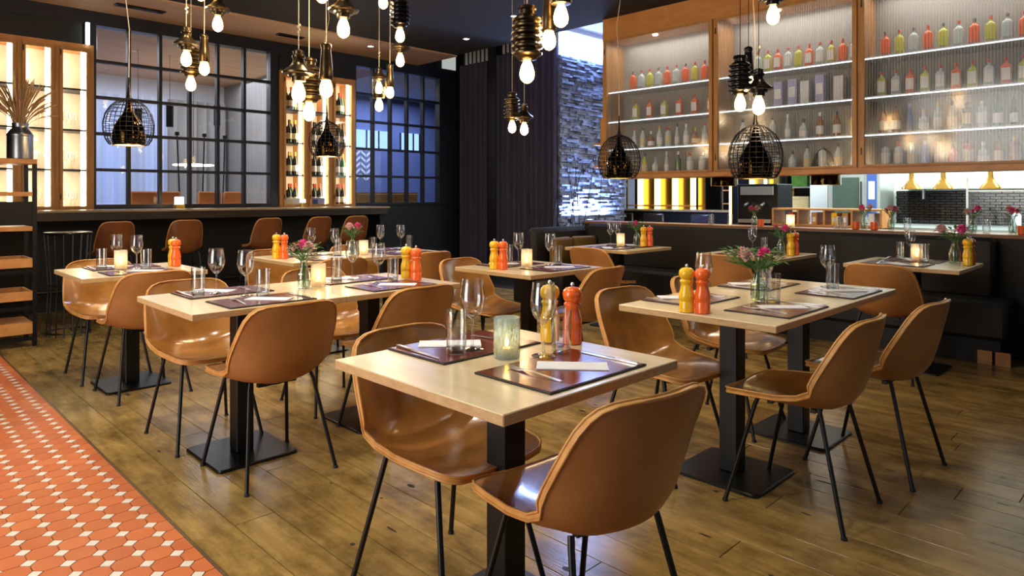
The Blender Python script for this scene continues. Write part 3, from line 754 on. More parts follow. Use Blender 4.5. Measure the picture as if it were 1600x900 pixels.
WG_S = MB().lathe([(0.036, 0.0005), (0.036, 0.002), (0.018, 0.005), (0.006, 0.010), (0.004, 0.020), (0.0037, 0.07), (0.0045, 0.095)], 18).mesh('foot', 'glass', True, 60)
def wine(x, y, label, z=0.75, name='wine_glass'):
    t = thing(name, label, 'wine glass', (x, y, on_mat(x, y, z, 0.036)), 0, 'clear wine glasses')
    obj('bowl', WG_B, t); obj('foot', WG_S, t)
TU = MB().lathe([(0.027, 0.0), (0.0295, 0.002), (0.031, 0.02), (0.0325, 0.13), (0.0315, 0.1305), (0.030, 0.03), (0.028, 0.020), (0.01, 0.018)], 20).mesh('tumbler', 'glass', True, 50)
TB = MB().lathe([(0.026, 0.001), (0.0285, 0.004), (0.0285, 0.016), (0.02, 0.018)], 16).mesh('base', 'glass_tint', True, 50)
def tumbler(x, y, label, z=0.75, sc=1.0):
    t = thing('tumbler', label, 'glass', (x, y, on_mat(x, y, z, 0.03) + 0.0003), 0, 'clear water tumblers')
    o = obj('wall', TU, t, scale=(sc, sc, sc)); obj('base', TB, t, scale=(sc, sc, sc))
CH = {k_: MB().lathe([(0.036, 0.0), (0.039, 0.003), (0.039, 0.118), (0.038, 0.122), (0.036, 0.122), (0.036, 0.006)], 24, c1=False).mesh('sleeve', k_, True, 50) for k_ in ('candle_glass', 'candle_crackle')}
CW = MB().lathe([(0.02, 0.004), (0.02, 0.030), (0.017, 0.031)], 14).mesh('wax', 'wax', True)
CF = MB().lathe([(0.002, 0.034), (0.006, 0.042), (0.005, 0.052), (0.001, 0.066)], 8).mesh('flame', 'flame', True)
CPAT = MB()
rc = random.Random(4)
for i in range(300):
    a = rc.uniform(0, 6.28); z = rc.uniform(0.01, 0.11); l = rc.uniform(0.004, 0.014); 
    pts = [(0.0393 * math.cos(a), 0.0393 * math.sin(a), z), (0.0393 * math.cos(a + 0.03), 0.0393 * math.sin(a + 0.03), min(z + l, 0.119))]
    CPAT.tube(pts, 0.0007, 4)
CPAT = CPAT.mesh('pattern', 'cap_gold'); 
def candle(x, y, label, kind='candle_glass', z=0.75, light=0.16):
    t = thing('candle_holder', label, 'candle holder', (x, y, on_mat(x, y, z, 0.039) + 0.0003), 0, 'lit candle holders')
    s_ = obj('sleeve', CH[kind], t)
    if kind == 'candle_crackle':
        p = obj('pattern', CPAT, s_); p['kind'] = 'stuff'
    wx = obj('wax', CW, t); obj('flame', CF, wx)
    add_light('candle_light', 'POINT', (0, 0, 0.075), light, (1.0, 0.80, 0.52), 0.012, parent=t)
mat_me = MB().box(-MW / 2, MW / 2, -MD / 2, MD / 2, 0.0, 0.005, 0.001).mesh('edge_band', 'mat_edge')
mat_top = MB().box(-MW / 2 + 0.005, MW / 2 - 0.005, -MD / 2 + 0.005, MD / 2 - 0.005, 0.0045, 0.0062).mesh('face', 'mat_leather')
nap_me = MB().box(-0.10, 0.10, -0.045, 0.045, 0.0, 0.0012).box(-0.0995, 0.0995, -0.0445, 0.040, 0.0013, 0.0024).mesh('napkin', 'napkin')
def fork_mesh():
    m = MB()
    def strip(pts, hw, zz, th=0.0014):
        rings = []
        for (y, w_), z in zip([(p, h_) for p, h_ in zip(pts, hw)], zz):
            rings.append([(-w_, y, z), (w_, y, z), (w_, y, z + th), (-w_, y, z + th)])
        m.loft(rings, True, True)
    strip([-0.10, -0.09, -0.03, 0.02, 0.045, 0.055], [0.005, 0.006, 0.004, 0.003, 0.010, 0.0115], [0.001, 0.001, 0.004, 0.007, 0.004, 0.0025])
    for k in range(4):
        x0 = -0.0098 + k * 0.0058
        m.loft([[(x0, 0.055, 0.0025), (x0 + 0.0028, 0.055, 0.0025), (x0 + 0.0028, 0.055, 0.004), (x0, 0.055, 0.004)], [(x0, 0.08, 0.002), (x0 + 0.0028, 0.08, 0.002), (x0 + 0.0028, 0.08, 0.0034), (x0, 0.08, 0.0034)], [(x0 + 0.0008, 0.10, 0.006), (x0 + 0.002, 0.10, 0.006), (x0 + 0.002, 0.10, 0.007), (x0 + 0.0008, 0.10, 0.007)]], True, True)
    return m.mesh('fork', 'steel', True, 40)
def knife_mesh():
    m = MB(); rings = []
    for y, a, b, t_ in ((-0.115, -0.004, 0.004, 0.004), (-0.11, -0.006, 0.006, 0.006), (-0.03, -0.005, 0.005, 0.005), (-0.02, -0.006, 0.005, 0.002), (0.02, -0.009, 0.005, 0.0015), (0.08, -0.009, 0.005, 0.0012), (0.108, -0.003, 0.005, 0.001), (0.115, 0.003, 0.005, 0.001)):
        rings.append([(a, y, 0.001), (b, y, 0.001), (b, y, 0.001 + t_), (a, y, 0.001 + t_)])
    m.loft(rings, True, True)
    return m.mesh('knife', 'steel', True, 40)
FK, KN = fork_mesh(), knife_mesh()
def setting(x, y, rz, where, nap=True, nrot=0):
    """a place setting; rz = 0 when the guest looks along +Y"""
    c_, s_ = math.cos(rz), math.sin(rz)
    P_ = lambda a, b: (x + a * c_ - b * s_, y + a * s_ + b * c_)
    t = thing('placemat', 'dark red leather placemat, ' + where, 'placemat', (x, y, 0.7505), rz, 'leather placemats')
    obj('edge_band', mat_me, t); obj('face', mat_top, t)
    MAT_AT.append((x, y, MW / 2, MD / 2) if abs(s_) < 0.5 else (x, y, MD / 2, MW / 2))
    q = P_(-0.11, 0.005); o = obj('fork', FK, None, (q[0], q[1], 0.7568), rz + R(random.uniform(-6, 6))); tag(o, 'steel fork on the placemat, ' + where, 'fork', 'steel forks')
    q = P_(0.178, -0.02); o = obj('knife', KN, None, (q[0], q[1], 0.7568), rz + R(random.uniform(-3, 3))); tag(o, 'steel knife on the placemat, ' + where, 'knife', 'steel knives')
    if nap:
        q = P_(0.03, -0.01 if c_ > 0.5 else -0.045); o = obj('napkin', nap_me, None, (q[0], q[1], 0.7571), rz + R(nrot)); tag(o, 'folded white napkin on the placemat, ' + where, 'napkin', 'white napkins')

rv = random.Random(21)
VB = MB().lathe([(0.026, 0), (0.032, 0.004), (0.034, 0.05), (0.031, 0.085), (0.019, 0.115), (0.017, 0.135), (0.021, 0.150), (0.0195, 0.1505), (0.0155, 0.135), (0.0175, 0.115), (0.0295, 0.085), (0.0325, 0.05), (0.03, 0.008)], 18).mesh('glass_bottle', 'glass_tint', True, 60)
VW = MB().lathe([(0.029, 0.008), (0.032, 0.05), (0.030, 0.075)], 16).mesh('water', 'glass_tint', True)
def bloom(mat, r):
    m = MB()
    for ring, (n, rr, zz, tilt) in enumerate(((9, 1.0, 0.0, 0.35), (8, 0.8, 0.22, 0.6), (6, 0.55, 0.42, 0.9), (4, 0.28, 0.55, 1.2))):
        for i in range(n):
            a = 2 * math.pi * i / n + ring * 0.4
            ca, sa = math.cos(a), math.sin(a); w_ = r * 0.42
            def pt(rad, side, z): return (ca * rad - sa * side, sa * rad + ca * side, z)
            b_ = r * rr
            m.add([pt(0.1 * r, -0.15 * w_, zz * r * 0.6), pt(0.1 * r, 0.15 * w_, zz * r * 0.6), pt(b_ * 0.8, w_, zz * r + 0.10 * r * tilt), pt(b_, 0.35 * w_, zz * r + 0.45 * r * tilt), pt(b_, -0.35 * w_, zz * r + 0.30 * r * tilt), pt(b_ * 0.8, -w_, zz * r + 0.15 * r * tilt)], [(0, 1, 2, 3, 4, 5)])
    m.lathe([(0.1 * r, -0.5 * r), (0.45 * r, -0.1 * r), (0.5 * r, 0.3 * r), (0.2 * r, 0.5 * r)], 8)
    return m.mesh('flower', mat, False)
BLM = {('petal_pink', s_): bloom('petal_pink', s_) for s_ in (0.041, 0.027)}
BLM.update({('petal_pale', s_): bloom('petal_pale', s_) for s_ in (0.041, 0.027)})
def sprig(n, spread, up):
    m = MB()
    for i in range(n):
        a = rv.uniform(0, 6.28); l = spread * rv.uniform(0.4, 1.0); z0 = up * rv.uniform(0.3, 1.0)
        p = Vector((l * math.cos(a), l * math.sin(a), z0)); d = Vector((math.cos(a), math.sin(a), rv.uniform(-0.4, 0.8))).normalized()
        s_ = d.cross(Vector((0, 0, 1))).normalized(); L_ = rv.uniform(0.022, 0.042); w_ = L_ * 0.3; u_ = s_.cross(d) * (L_ * 0.12)
        m.add([p, p + d * L_ * 0.5 + s_ * w_ + u_, p + d * L_, p + d * L_ * 0.5 - s_ * w_ + u_], [(0, 1, 2, 3)])
        m.tube([tuple(p * 0.25), tuple(p)], 0.0008, 3)
    return m
def flowers(x, y, label, z=0.75, nl=70, spread=0.075, lean=(0, 0), pinks=2, pales=1, sc=1.0, short=False):
    t = thing('flower_vase', label, 'flower vase', (x, y, on_mat(x, y, z, 0.034) + 0.0003), rv.uniform(0, 6), 'flowers in glass bottles')
    if sc != 1.0: t.scale = (sc, sc, sc)
    b_ = obj('glass_bottle', VB, t); obj('water', VW, b_)
    lst = ['petal_pink'] * pinks + ['petal_pale'] * pales
    top = 0.15
    for i, mt in enumerate(lst):
        a = 2 * math.pi * i / len(lst) + rv.uniform(-0.4, 0.4); rr = spread * rv.uniform(0.45, 0.85); hz = top + rv.uniform(0.04, 0.085)
        e = (rr * math.cos(a) + lean[0], rr * math.sin(a) + lean[1], hz)
        st = MB().tube([(0.008 * math.cos(a + 3), 0.008 * math.sin(a + 3), 0.015), (0.006 * math.cos(a), 0.006 * math.sin(a), 0.13), (e[0] * 0.6, e[1] * 0.6, top + (hz - top) * 0.4), e], 0.0016, 5).build('stem', 'stem', t, True)
        obj('flower', BLM[(mt, 0.041 if i % 2 == 0 else 0.027)], st, e, rv.uniform(0, 6))
    f_ = sprig(nl, spread, 0.10)
    f_.v = [(a + lean[0] * c_ / 0.1, b + lean[1] * c_ / 0.1, c_ + top - 0.015) for a, b, c_ in f_.v]
    o = f_.build('foliage', 'leaf', t); o['kind'] = 'stuff'
    for k_ in range(4):
        a = k_ * 1.57
        MB().tube([(0.012 * math.cos(a), 0.012 * math.sin(a), 0.01), (0.008 * math.cos(a + 2), 0.008 * math.sin(a + 2), 0.09), (0.01 * math.cos(a), 0.01 * math.sin(a), 0.155)], 0.0014, 4).build('stem', 'leaf', t)

# ------------------------------------------------------------------ lay the tables
F1 = 'frontmost table'
setting(1.435, 1.245, 0, 'near side of the ' + F1, nrot=-49); setting(1.435, 1.655, PI, 'far side of the ' + F1, nrot=-40)
wine(1.496, 1.373, 'wine glass on the near placemat of the ' + F1); wine(1.405, 1.59, 'wine glass on the far placemat of the ' + F1)
tumbler(1.575, 1.372, 'tumbler on the near placemat of the ' + F1); tumbler(1.335, 1.585, 'tumbler on the far placemat of the ' + F1)
candle(1.422, 1.455, 'blue-grey crackle candle holder on the ' + F1, 'candle_crackle')
grinder(1.665, 1.50, 'yellow', 'yellow pepper mill on the ' + F1); grinder(1.715, 1.445, 'orange', 'orange pepper mill on the ' + F1)
D2 = 'tile-side double table'
setting(1.395, 3.05, 0, 'near side, tile end of ' + D2, nrot=-50); setting(1.375, 3.45, PI, 'far side, tile end of ' + D2, nrot=-52)
setting(2.12, 3.055, 0, 'near side, inner end of ' + D2, nrot=-45); setting(2.10, 3.45, PI, 'far side, inner end of ' + D2, nrot=-38)
for i, (a, b, l) in enumerate(((1.323, 3.40, 'far side, tile end of '), (1.385, 3.205, 'near side, tile end of '), (2.10, 3.42, 'far side, inner end of '), (2.157, 3.235, 'near side, inner end of '))): wine(a, b, 'wine glass, ' + l + D2)
for i, (a, b, l) in enumerate(((1.245, 3.425, 'far side, tile end of '), (1.44, 3.14, 'near side, tile end of '), (2.01, 3.44, 'far side, inner end of '), (2.235, 3.21, 'near side, inner end of '))): tumbler(a, b, 'tumbler, ' + l + D2)
flowers(1.735, 3.30, 'glass bottle with a big pink bloom on the ' + D2, pinks=1, pales=2, spread=0.085)
candle(1.825, 3.31, 'cream glowing candle holder beside the pink bloom on ' + D2)
grinder(2.335, 3.22, 'yellow', 'yellow pepper mill on the ' + D2); grinder(2.36, 3.16, 'orange', 'orange pepper mill on the ' + D2)
T3_ = 'small table by the shelf rack'
setting(1.37, 4.76, 0, 'near side of the ' + T3_, nrot=-45); setting(1.37, 5.15, PI, 'far side of the ' + T3_, nrot=-45)
wine(1.33, 5.12, 'wine glass on far side of the ' + T3_); wine(1.40, 4.93, 'wine glass on near side of the ' + T3_)
tumbler(1.24, 5.11, 'tumbler on far side of the ' + T3_); tumbler(1.43, 4.84, 'tumbler on near side of the ' + T3_)
candle(1.32, 4.985, 'pink-white glowing candle holder on the ' + T3_)
grinder(1.655, 4.96, 'orange', 'orange pepper mill on the ' + T3_); grinder(1.66, 5.035, 'yellow', 'yellow pepper mill behind the orange one on the ' + T3_)
D4 = 'bar-side double table'
setting(2.72, 4.77, 0, 'near side, grinder end of ' + D4, nrot=-45); setting(2.72, 5.17, PI, 'far side, grinder end of ' + D4, nrot=-45)
setting(3.44, 4.77, 0, 'near side, empty end of ' + D4, nrot=-45); setting(3.44, 5.17, PI, 'far side, empty end of ' + D4, nrot=-45)
wine(2.76, 5.12, 'wine glass, far side, grinder end of ' + D4); wine(2.90, 4.99, 'wine glass, near side, grinder end of ' + D4)
wine(3.45, 5.15, 'wine glass, far side, empty end of ' + D4); wine(3.60, 5.05, 'wine glass, near side, empty end of ' + D4)
tumbler(2.86, 4.88, 'tumbler, grinder end of ' + D4); tumbler(3.21, 4.90, 'tumbler beside the candle on ' + D4); tumbler(3.68, 5.03, 'tumbler, empty end of ' + D4)
flowers(3.03, 4.93, 'glass bottle of pale flowers on the ' + D4, pinks=1, pales=2); candle(3.065, 4.82, 'cream candle holder on the ' + D4)
grinder(2.455, 4.98, 'orange', 'orange pepper mill on the ' + D4); grinder(2.425, 5.05, 'yellow', 'yellow pepper mill behind the orange one on ' + D4)
T5_ = 'single table before the curtain'
setting(3.42, 3.03, 0, 'near side of the ' + T5_, nrot=-40); setting(3.38, 3.42, PI, 'far side of the ' + T5_, nrot=-45)
wine(3.42, 3.38, 'wine glass on far side of the ' + T5_); wine(3.49, 3.14, 'wine glass on near side of the ' + T5_)
tumbler(3.41, 3.47, 'tumbler on far side of the ' + T5_); tumbler(3.58, 3.15, 'tumbler on near side of the ' + T5_)
candle(3.35, 3.23, 'cream candle holder on the ' + T5_)
grinder(3.10, 3.29, 'yellow', 'yellow pepper mill on the ' + T5_); grinder(3.12, 3.225, 'orange', 'orange pepper mill on the ' + T5_)
T6_ = 'bench corner table'
setting(5.10, 3.86, R(-90), 'chair side of the ' + T6_, nrot=-45); setting(5.46, 3.86, R(90), 'bench side of the ' + T6_, nrot=-45)
wine(5.40, 4.06, 'wine glass nearer the curtain on the ' + T6_); wine(5.46, 4.02, 'wine glass behind the candle on the ' + T6_)
candle(5.32, 3.88, 'cream candle holder on the ' + T6_)
flowers(5.53, 3.84, 'glass bottle of dark foliage and pink flower on ' + T6_, pinks=2, pales=0)
grinder(5.44, 3.70, 'yellow', 'yellow pepper mill on the ' + T6_); grinder(5.49, 3.665, 'orange', 'orange pepper mill on the ' + T6_)
T7_ = 'middle bench table'
setting(5.32, 2.62, R(-90), 'chair side of the ' + T7_, nrot=-45); setting(5.68, 2.62, R(90), 'bench side of the ' + T7_, nrot=-45)
wine(5.45, 2.62, 'wine glass on the ' + T7_); tumbler(5.52, 2.55, 'tumbler on the ' + T7_)
flowers(5.50, 2.40, 'glass bottle with a single pink flower on the ' + T7_, pinks=2, pales=0)
grinder(5.535, 2.335, 'yellow', 'yellow pepper mill on the ' + T7_); grinder(5.60, 2.325, 'orange', 'orange pepper mill on the ' + T7_)
T8_ = 'bench table by the counter end'
setting(5.36, 1.50, R(-90), 'chair side of the ' + T8_, nrot=-45); setting(5.72, 1.50, R(90), 'bench side of the ' + T8_, nrot=-45)
tumbler(5.73, 1.58, 'tumbler on bench side of the ' + T8_); tumbler(5.63, 1.395, 'tumbler before the candle on the ' + T8_)
wine(5.80, 1.53, 'wine glass behind the candle on the ' + T8_); candle(5.70, 1.46, 'glowing amber candle holder on the ' + T8_)
flowers(5.635, 1.205, 'tall glass bottle of dark foliage on the ' + T8_, pinks=1, pales=2, spread=0.09, sc=1.15)
grinder(5.60, 1.12, 'yellow', 'yellow pepper mill on the ' + T8_); grinder(5.68, 1.12, 'orange', 'orange pepper mill hidden behind the yellow on ' + T8_)
D9 = 'double table before the bench'
setting(2.86, 1.265, 0, 'near side, grinder end of ' + D9, nrot=-45); setting(2.85, 1.67, PI, 'far side, grinder end of ' + D9, nrot=-45)
setting(3.58, 1.265, 0, 'near side, bench end of ' + D9, nrot=-45); setting(3.55, 1.67, PI, 'far side, bench end of ' + D9, nrot=-45)
wine(3.10, 1.43, 'wine glass by the vase on ' + D9); wine(3.70, 1.365, 'wine glass, near side, bench end of ' + D9); wine(2.82, 1.59, 'wine glass behind the grinders on ' + D9)
tumbler(2.99, 1.34, 'tumbler by the vase on ' + D9); tumbler(3.645, 1.32, 'tumbler, near side, bench end of ' + D9); tumbler(3.42, 1.58, 'tumbler, far side, bench end of ' + D9)
flowers(2.965, 1.40, 'glass bottle with sprawling green foliage on the ' + D9, pinks=1, pales=2, nl=150, spread=0.12, lean=(-0.02, 0.05))
grinder(2.52, 1.50, 'yellow', 'yellow pepper mill on the ' + D9); grinder(2.54, 1.438, 'orange', 'orange pepper mill on the ' + D9)

# ================================================================== BANQUETTE, LEDGE
t = thing('banquette', 'dark brown upholstered corner bench below the bottle cabinets', 'bench', (0, 0, 0))
MB().box(5.95, 6.36, 0.95, 4.70, 0.18, 0.46, 0.03).build('seat', 'bench', t, True)
MB().box(5.40, 6.36, 4.70, 5.15, 0.18, 0.46, 0.03).build('seat', 'bench', t, True)
MB().box(6.27, 6.39, 1.08, 5.06, 0.44, 0.915, 0.03).build('backrest', 'bench', t, True)
MB().box(5.36, 6.30, 5.06, 5.20, 0.20, 0.885, 0.05).build('backrest', 'bench', t, True)
MB().box(6.0, 6.36, 1.0, 4.6, 0.0, 0.18).build('plinth', 'bench_base', t)
MB().box(5.45, 6.0, 4.75, 5.14, 0.0, 0.18).build('plinth', 'bench_base', t)
for yy in (1.09, 0.98): MB().box(5.975, 6.0, yy - 0.045, yy + 0.045, 0.0, 0.10).build('wooden_foot', 'cab_wood', t)
for px, py, rz, lb in ((5.72, 4.98, R(8), 'mustard cushion leaning in the bench corner'), (6.10, 4.97, R(-12), 'second mustard cushion next to the bench corner end')):
    pm = MB(); rings = []
    for k_ in range(7):
        f = -1 + k_ / 3.0; q_ = max(0.0, 1 - f * f) ** 0.5
        s_ = 0.19 * (0.86 + 0.14 * q_)
        rings.append([(x * s_ / 0.19, 0.055 * f, y * s_ / 0.19 + 0.19) for x, y in rrect(0.19, 0.19, 0.03 + 0.04 * (1 - q_), 3)])
    pm.loft(rings, True, True)
    t = thing('cushion', lb, 'cushion', (px, py, 0.462), rz, 'mustard cushions'); t.scale = (0.9, 1, 0.82)
    pm.build('cover', 'pillow', t, True)
    MB().tube([(x, 0, y + 0.19) for x, y in rrect(0.191, 0.191, 0.03, 4)], 0.004, 5, closed=True).build('piping', 'ochre', t)
t = thing('pass_counter', 'dark partition with oak ledge in front of the open kitchen', 'counter', (0, 0, 0))
MB().box(6.40, 6.52, -2.3, 5.2, 0.0, 0.905).build('partition', 'bench_base', t)
MB().box(6.385, 6.72, -2.3, 5.2, 0.905, 0.935, 0.003).build('ledge', 'ledge_wood', t)
LZ = 0.935
for y, lb in ((2.337, 'tumbler on the ledge, first of a close pair'), (2.272, 'tumbler on the ledge, second of a close pair'), (1.755, 'tall tumbler alone on the ledge'), (1.184, 'tumbler on the ledge beside a pink flower'), (3.616, 'tumbler on the ledge under the first cage lamp'), (3.398, 'tumbler on the ledge before the gold shelves')):
    tumbler(6.56, y, lb, LZ, 0.85)
for y, lb in ((2.10, 'glass bottle of purple-pink flowers on the ledge'), (1.88, 'glass bottle of pale pink flowers on the ledge'), (1.275, 'glass bottle with one pink flower on the ledge'), (1.01, 'glass bottle of flowers at the counter end of ledge'), (3.13, 'glass bottle of dark leaves on the ledge by the cage lamp')):
    flowers(6.55, y, lb, LZ, pinks=2, pales=1, sc=0.85, nl=50)
OC = MB().lathe([(0.024, 0), (0.03, 0.003), (0.032, 0.07), (0.029, 0.07), (0.026, 0.01)], 14, c1=False).mesh('cup', 'grinder_orange', True)
OW = MB().lathe([(0.024, 0.012), (0.024, 0.045), (0.018, 0.047)], 12).mesh('wax', 'wax', True)
for y, lb in ((2.16, 'orange candle cup on the ledge beside purple flowers'), (2.005, 'orange candle cup between two flower bottles on the ledge'), (0.945, 'orange candle cup at the counter end of the ledge'), (3.05, 'orange candle cup on the ledge beside the dark leaves')):
    t = thing('candle_cup', lb, 'candle cup', (6.52, y, LZ), 0, 'orange candle cups on the ledge')
    obj('cup', OC, t); obj('wax', OW, t)
candle(6.55, 2.765, 'lit white candle on the ledge above the yellow pepper mill', z=LZ, light=0.3)

# ================================================================== BOTTLE CABINET (X = 6.4)
CX = 6.42; CB = 1.44
bays = ((4.94, 3.50), (3.50, 2.10), (2.10, 0.70), (0.70, -0.70))
t = thing('bottle_cabinet', 'hanging oak cabinet with reeded glass doors full of bottles', 'cabinet', (0, 0, 0))
MB().box(CX, CX + 0.42, -2.1, 4.94, 3.07, CEIL + 0.02).build('header', 'cab_wood', t)
MB().box(CX, CX + 0.42, -2.1, 4.94, CB, CB + 0.05).build('bottom_board', 'cab_wood', t)
MB().box(CX + 0.38, CX + 0.42, -2.1, 4.94, CB + 0.05, 3.07).build('back_board', 'cab_back', t)
MB().box(CX, CX + 0.38, 4.905, 4.94, CB + 0.05, 3.07).build('side_panel', 'cab_wood_v', t)
SH_Z = (1.50, 1.79, 2.12, 2.47)
for i, (ya, yb) in enumerate(bays):
    MB().box(CX, CX + 0.38, yb - 0.02, yb + 0.02, CB + 0.05, 3.07).build('divider', 'cab_wood_v', t)
    y1 = ya - (0.035 if i == 0 else 0.02); y0 = yb + 0.02
    for z in SH_Z[1:]:
        s_ = MB().box(CX + 0.08, CX + 0.379, y0, y1, z - 0.022, z).build('shelf', 'shelf_grey', t)
        MB().box(CX + 0.066, CX + 0.08, y0, y1, z - 0.02, z - 0.013).build('led_strip', 'led_white', s_)
    # door: oak frame and reeded pane with real flutes
    fr = MB().box(CX - 0.025, CX - 0.002, y0 - 0.008, y0 + 0.03, CB + 0.05, 3.065).box(CX - 0.025, CX - 0.002, y1 - 0.03, y1 + 0.008, CB + 0.05, 3.065)
    fr.box(CX - 0.025, CX - 0.002, y0 + 0.03, y1 - 0.03, CB + 0.05, CB + 0.07).box(CX - 0.025, CX - 0.002, y0 + 0.03, y1 - 0.03, 3.04, 3.065)
    d = fr.build('door', 'cab_wood_v', t)
    n = int((y1 - y0 - 0.06) / 0.022); rows = [[], []]
    for k_ in range(n * 2 + 1):
        yy = y0 + 0.03 + (y1 - y0 - 0.06) * k_ / (n * 2)
        xx = CX - 0.012 - (0.003 if k_ % 2 else 0.0)
        rows[0].append((xx, yy, CB + 0.07)); rows[1].append((xx, yy, 3.04))
    MB().loft(rows, closed=False).build('reeded_pane', 'reeded', d, True)
    for zz in (1.6, 2.9): MB().box(CX - 0.032, CX - 0.025, y1 - 0.012, y1 - 0.004, zz, zz + 0.06).build('hinge', 'black_metal', d)
    MB().lathe([(0.03, 3.0665), (0.028, 3.058)], 14, cx=CX + 0.15, cy=(y0 + y1) / 2 + 0.1).build('spot_lens', 'downlight', t)
    add_light('cabinet_light', 'AREA', (CX + 0.2, (y0 + y1) / 2, 3.04), 4.0, (1.0, 0.96, 0.90), 0.25, 1.2, parent=t)

# bottles
def sq_bottle(mt):
    h0 = 0.029
    rings = []
    for z, s_, r in ((0, .9, .006), (0.004, 1, .006), (0.15, 1, .006), (0.163, .92, .012), (0.178, .62, .016), (0.188, .38, .0108), (0.205, .36, .0102)):
        rings.append([(x, y * 1.25, z) if s_ > 0.7 else (x, y * (1.25 if s_ > 0.5 else 1.0), z) for x, y in rrect(h0 * s_, h0 * s_, r, 2)])
    return MB().loft(rings, True, True).mesh('body', mt, True, 35)
SQ = {m_: sq_bottle(m_) for m_ in ('bottle_orange', 'bottle_yellow', 'bottle_clear')}
SQC = {m_: revolve('cap', [(0.0135, 0.204), (0.0135, 0.232), (0.011, 0.234)], m_, 10) for m_ in ('cap_red', 'cap_grey')}
SQL = MB().box(-0.0302, -0.0292, -0.030, 0.030, 0.042, 0.142).mesh('label', 'label_white')
SQS = MB().box(-0.0302, -0.0292, -0.030, 0.030, 0.02, 0.026).box(-0.0302, -0.0292, -0.03, 0.03, 0.032, 0.035).mesh('band', 'cap_grey')
RB = {}
PROFS = {'tall': [(0.03, 0), (0.034, 0.003), (0.034, 0.13), (0.029, 0.155), (0.014, 0.18), (0.0125, 0.225)],
         'stout': [(0.034, 0), (0.039, 0.004), (0.040, 0.085), (0.036, 0.11), (0.016, 0.13), (0.0125, 0.145), (0.0125, 0.175)],
         'slim': [(0.024, 0), (0.027, 0.003), (0.027, 0.12), (0.021, 0.15), (0.011, 0.19), (0.0105, 0.235)],
         'shoulder': [(0.03, 0), (0.036, 0.003), (0.037, 0.15), (0.035, 0.165), (0.018, 0.176), (0.014, 0.182), (0.014, 0.205)]}
def rbottle(kind, mt):
    k_ = (kind, mt)
    if k_ not in RB:
        p = PROFS[kind]; top = p[-1][1]; rr = p[3][0] if False else p[2][0]
        RB[k_] = (revolve('body', p, mt, 14),)
    return RB[k_][0]
RL, RCAP = {}, {}
def rlabel(kind, mt):
    if (kind, mt) not in RL:
        p = PROFS[kind]; r0 = p[1][0] + 0.0012; r1 = p[2][0] + 0.0012; z1 = p[2][1]
        RL[(kind, mt)] = MB().lathe([(r0 + (r1 - r0) * .25, z1 * .25), (r0 + (r1 - r0) * .85, z1 * .85)], 14, c0=False, c1=False).mesh('label', mt, True)
    return RL[(kind, mt)]
def rcap(kind, mt):
    if (kind, mt) not in RCAP:
        z = PROFS[kind][-1][1]; r = PROFS[kind][-1][0] + 0.0015
        RCAP[(kind, mt)] = revolve('cap', [(r, z - 0.022), (r, z + 0.012), (r - 0.002, z + 0.014)], mt, 10)
    return RCAP[(kind, mt)]
CN = {'bottle_orange': 'orange', 'bottle_yellow': 'yellow-green', 'bottle_clear': 'clear', 'bottle_amber': 'amber', 'bottle_green': 'green', 'bottle_dark': 'black', 'bottle_blue': 'pale blue', 'bottle_pink': 'pink'}
SN = ('bottom', 'second', 'third', 'top'); BN = ('stone-wall', 'middle', 'wide end')
GRP = 'spirit bottles behind reeded glass'
def sq(y, si, bi, k_, mt, cap, lab, x=0.19):
    t = thing('gin_bottle', '%s square bottle, %s from stone wall, %s shelf, %s bay of cabinet' % (CN[mt], ORD[k_], SN[si], BN[bi]), 'bottle', (CX + x, y, SH_Z[si] + 0.001), 0, GRP)
    t.scale = (0.98, 0.98, 0.96)
    obj('body', SQ[mt], t); obj('cap', SQC[cap], t)
    if lab: obj('label', SQL, t)
    obj('band', SQS, t)
def rb(y, si, bi, k_, kind, mt, lab, cap, x=0.19):
    t = thing('spirit_bottle', '%s %s bottle, %s from stone wall, %s shelf, %s bay of cabinet' % (CN[mt], {'tall': 'tall', 'stout': 'squat', 'slim': 'slim', 'shoulder': 'broad-shouldered'}[kind], ORD[k_], SN[si], BN[bi]), 'bottle', (CX + x, y, SH_Z[si] + (0.001 if si else -0.009)), 0, GRP)
    t.scale = (0.98, 0.98, 1.0)
    obj('body', rbottle(kind, mt), t)
    if lab: obj('label', rlabel(kind, lab), t)
    obj('cap', rcap(kind, cap), t)
def spread_y(bi, n, m0=0.14, m1=0.10):
    ya, yb = bays[bi]; a, b = ya - m0, yb + m1
    return [a + (b - a) * k_ / (n - 1) for k_ in range(n)]
O_, Y_, C_ = 'bottle_orange', 'bottle_yellow', 'bottle_clear'
for k_, (y, m_) in enumerate(zip(spread_y(0, 10, 0.30), (O_, C_, Y_, C_, O_, C_, O_, Y_, O_, C_))): sq(y, 3, 0, k_, m_, 'cap_red' if k_ % 3 else 'cap_grey', False)
for k_, (y, m_) in enumerate(zip(spread_y(0, 6, 0.34, 0.14), (Y_, O_, Y_, O_, O_, O_))): sq(y, 2, 0, k_, m_, 'cap_red', True)
for k_, y in enumerate(spread_y(0, 10, 0.32)): rb(y, 1, 0, k_, ('slim', 'tall', 'stout', 'tall', 'shoulder')[k_ % 5], ('bottle_clear', 'bottle_clear', 'bottle_amber', 'bottle_clear', 'bottle_clear')[k_ % 5], ('label_white', 'label_cream', 'label_white')[k_ % 3], ('cap_red', 'cap_grey', 'label_white', 'cap_gold')[k_ % 4])
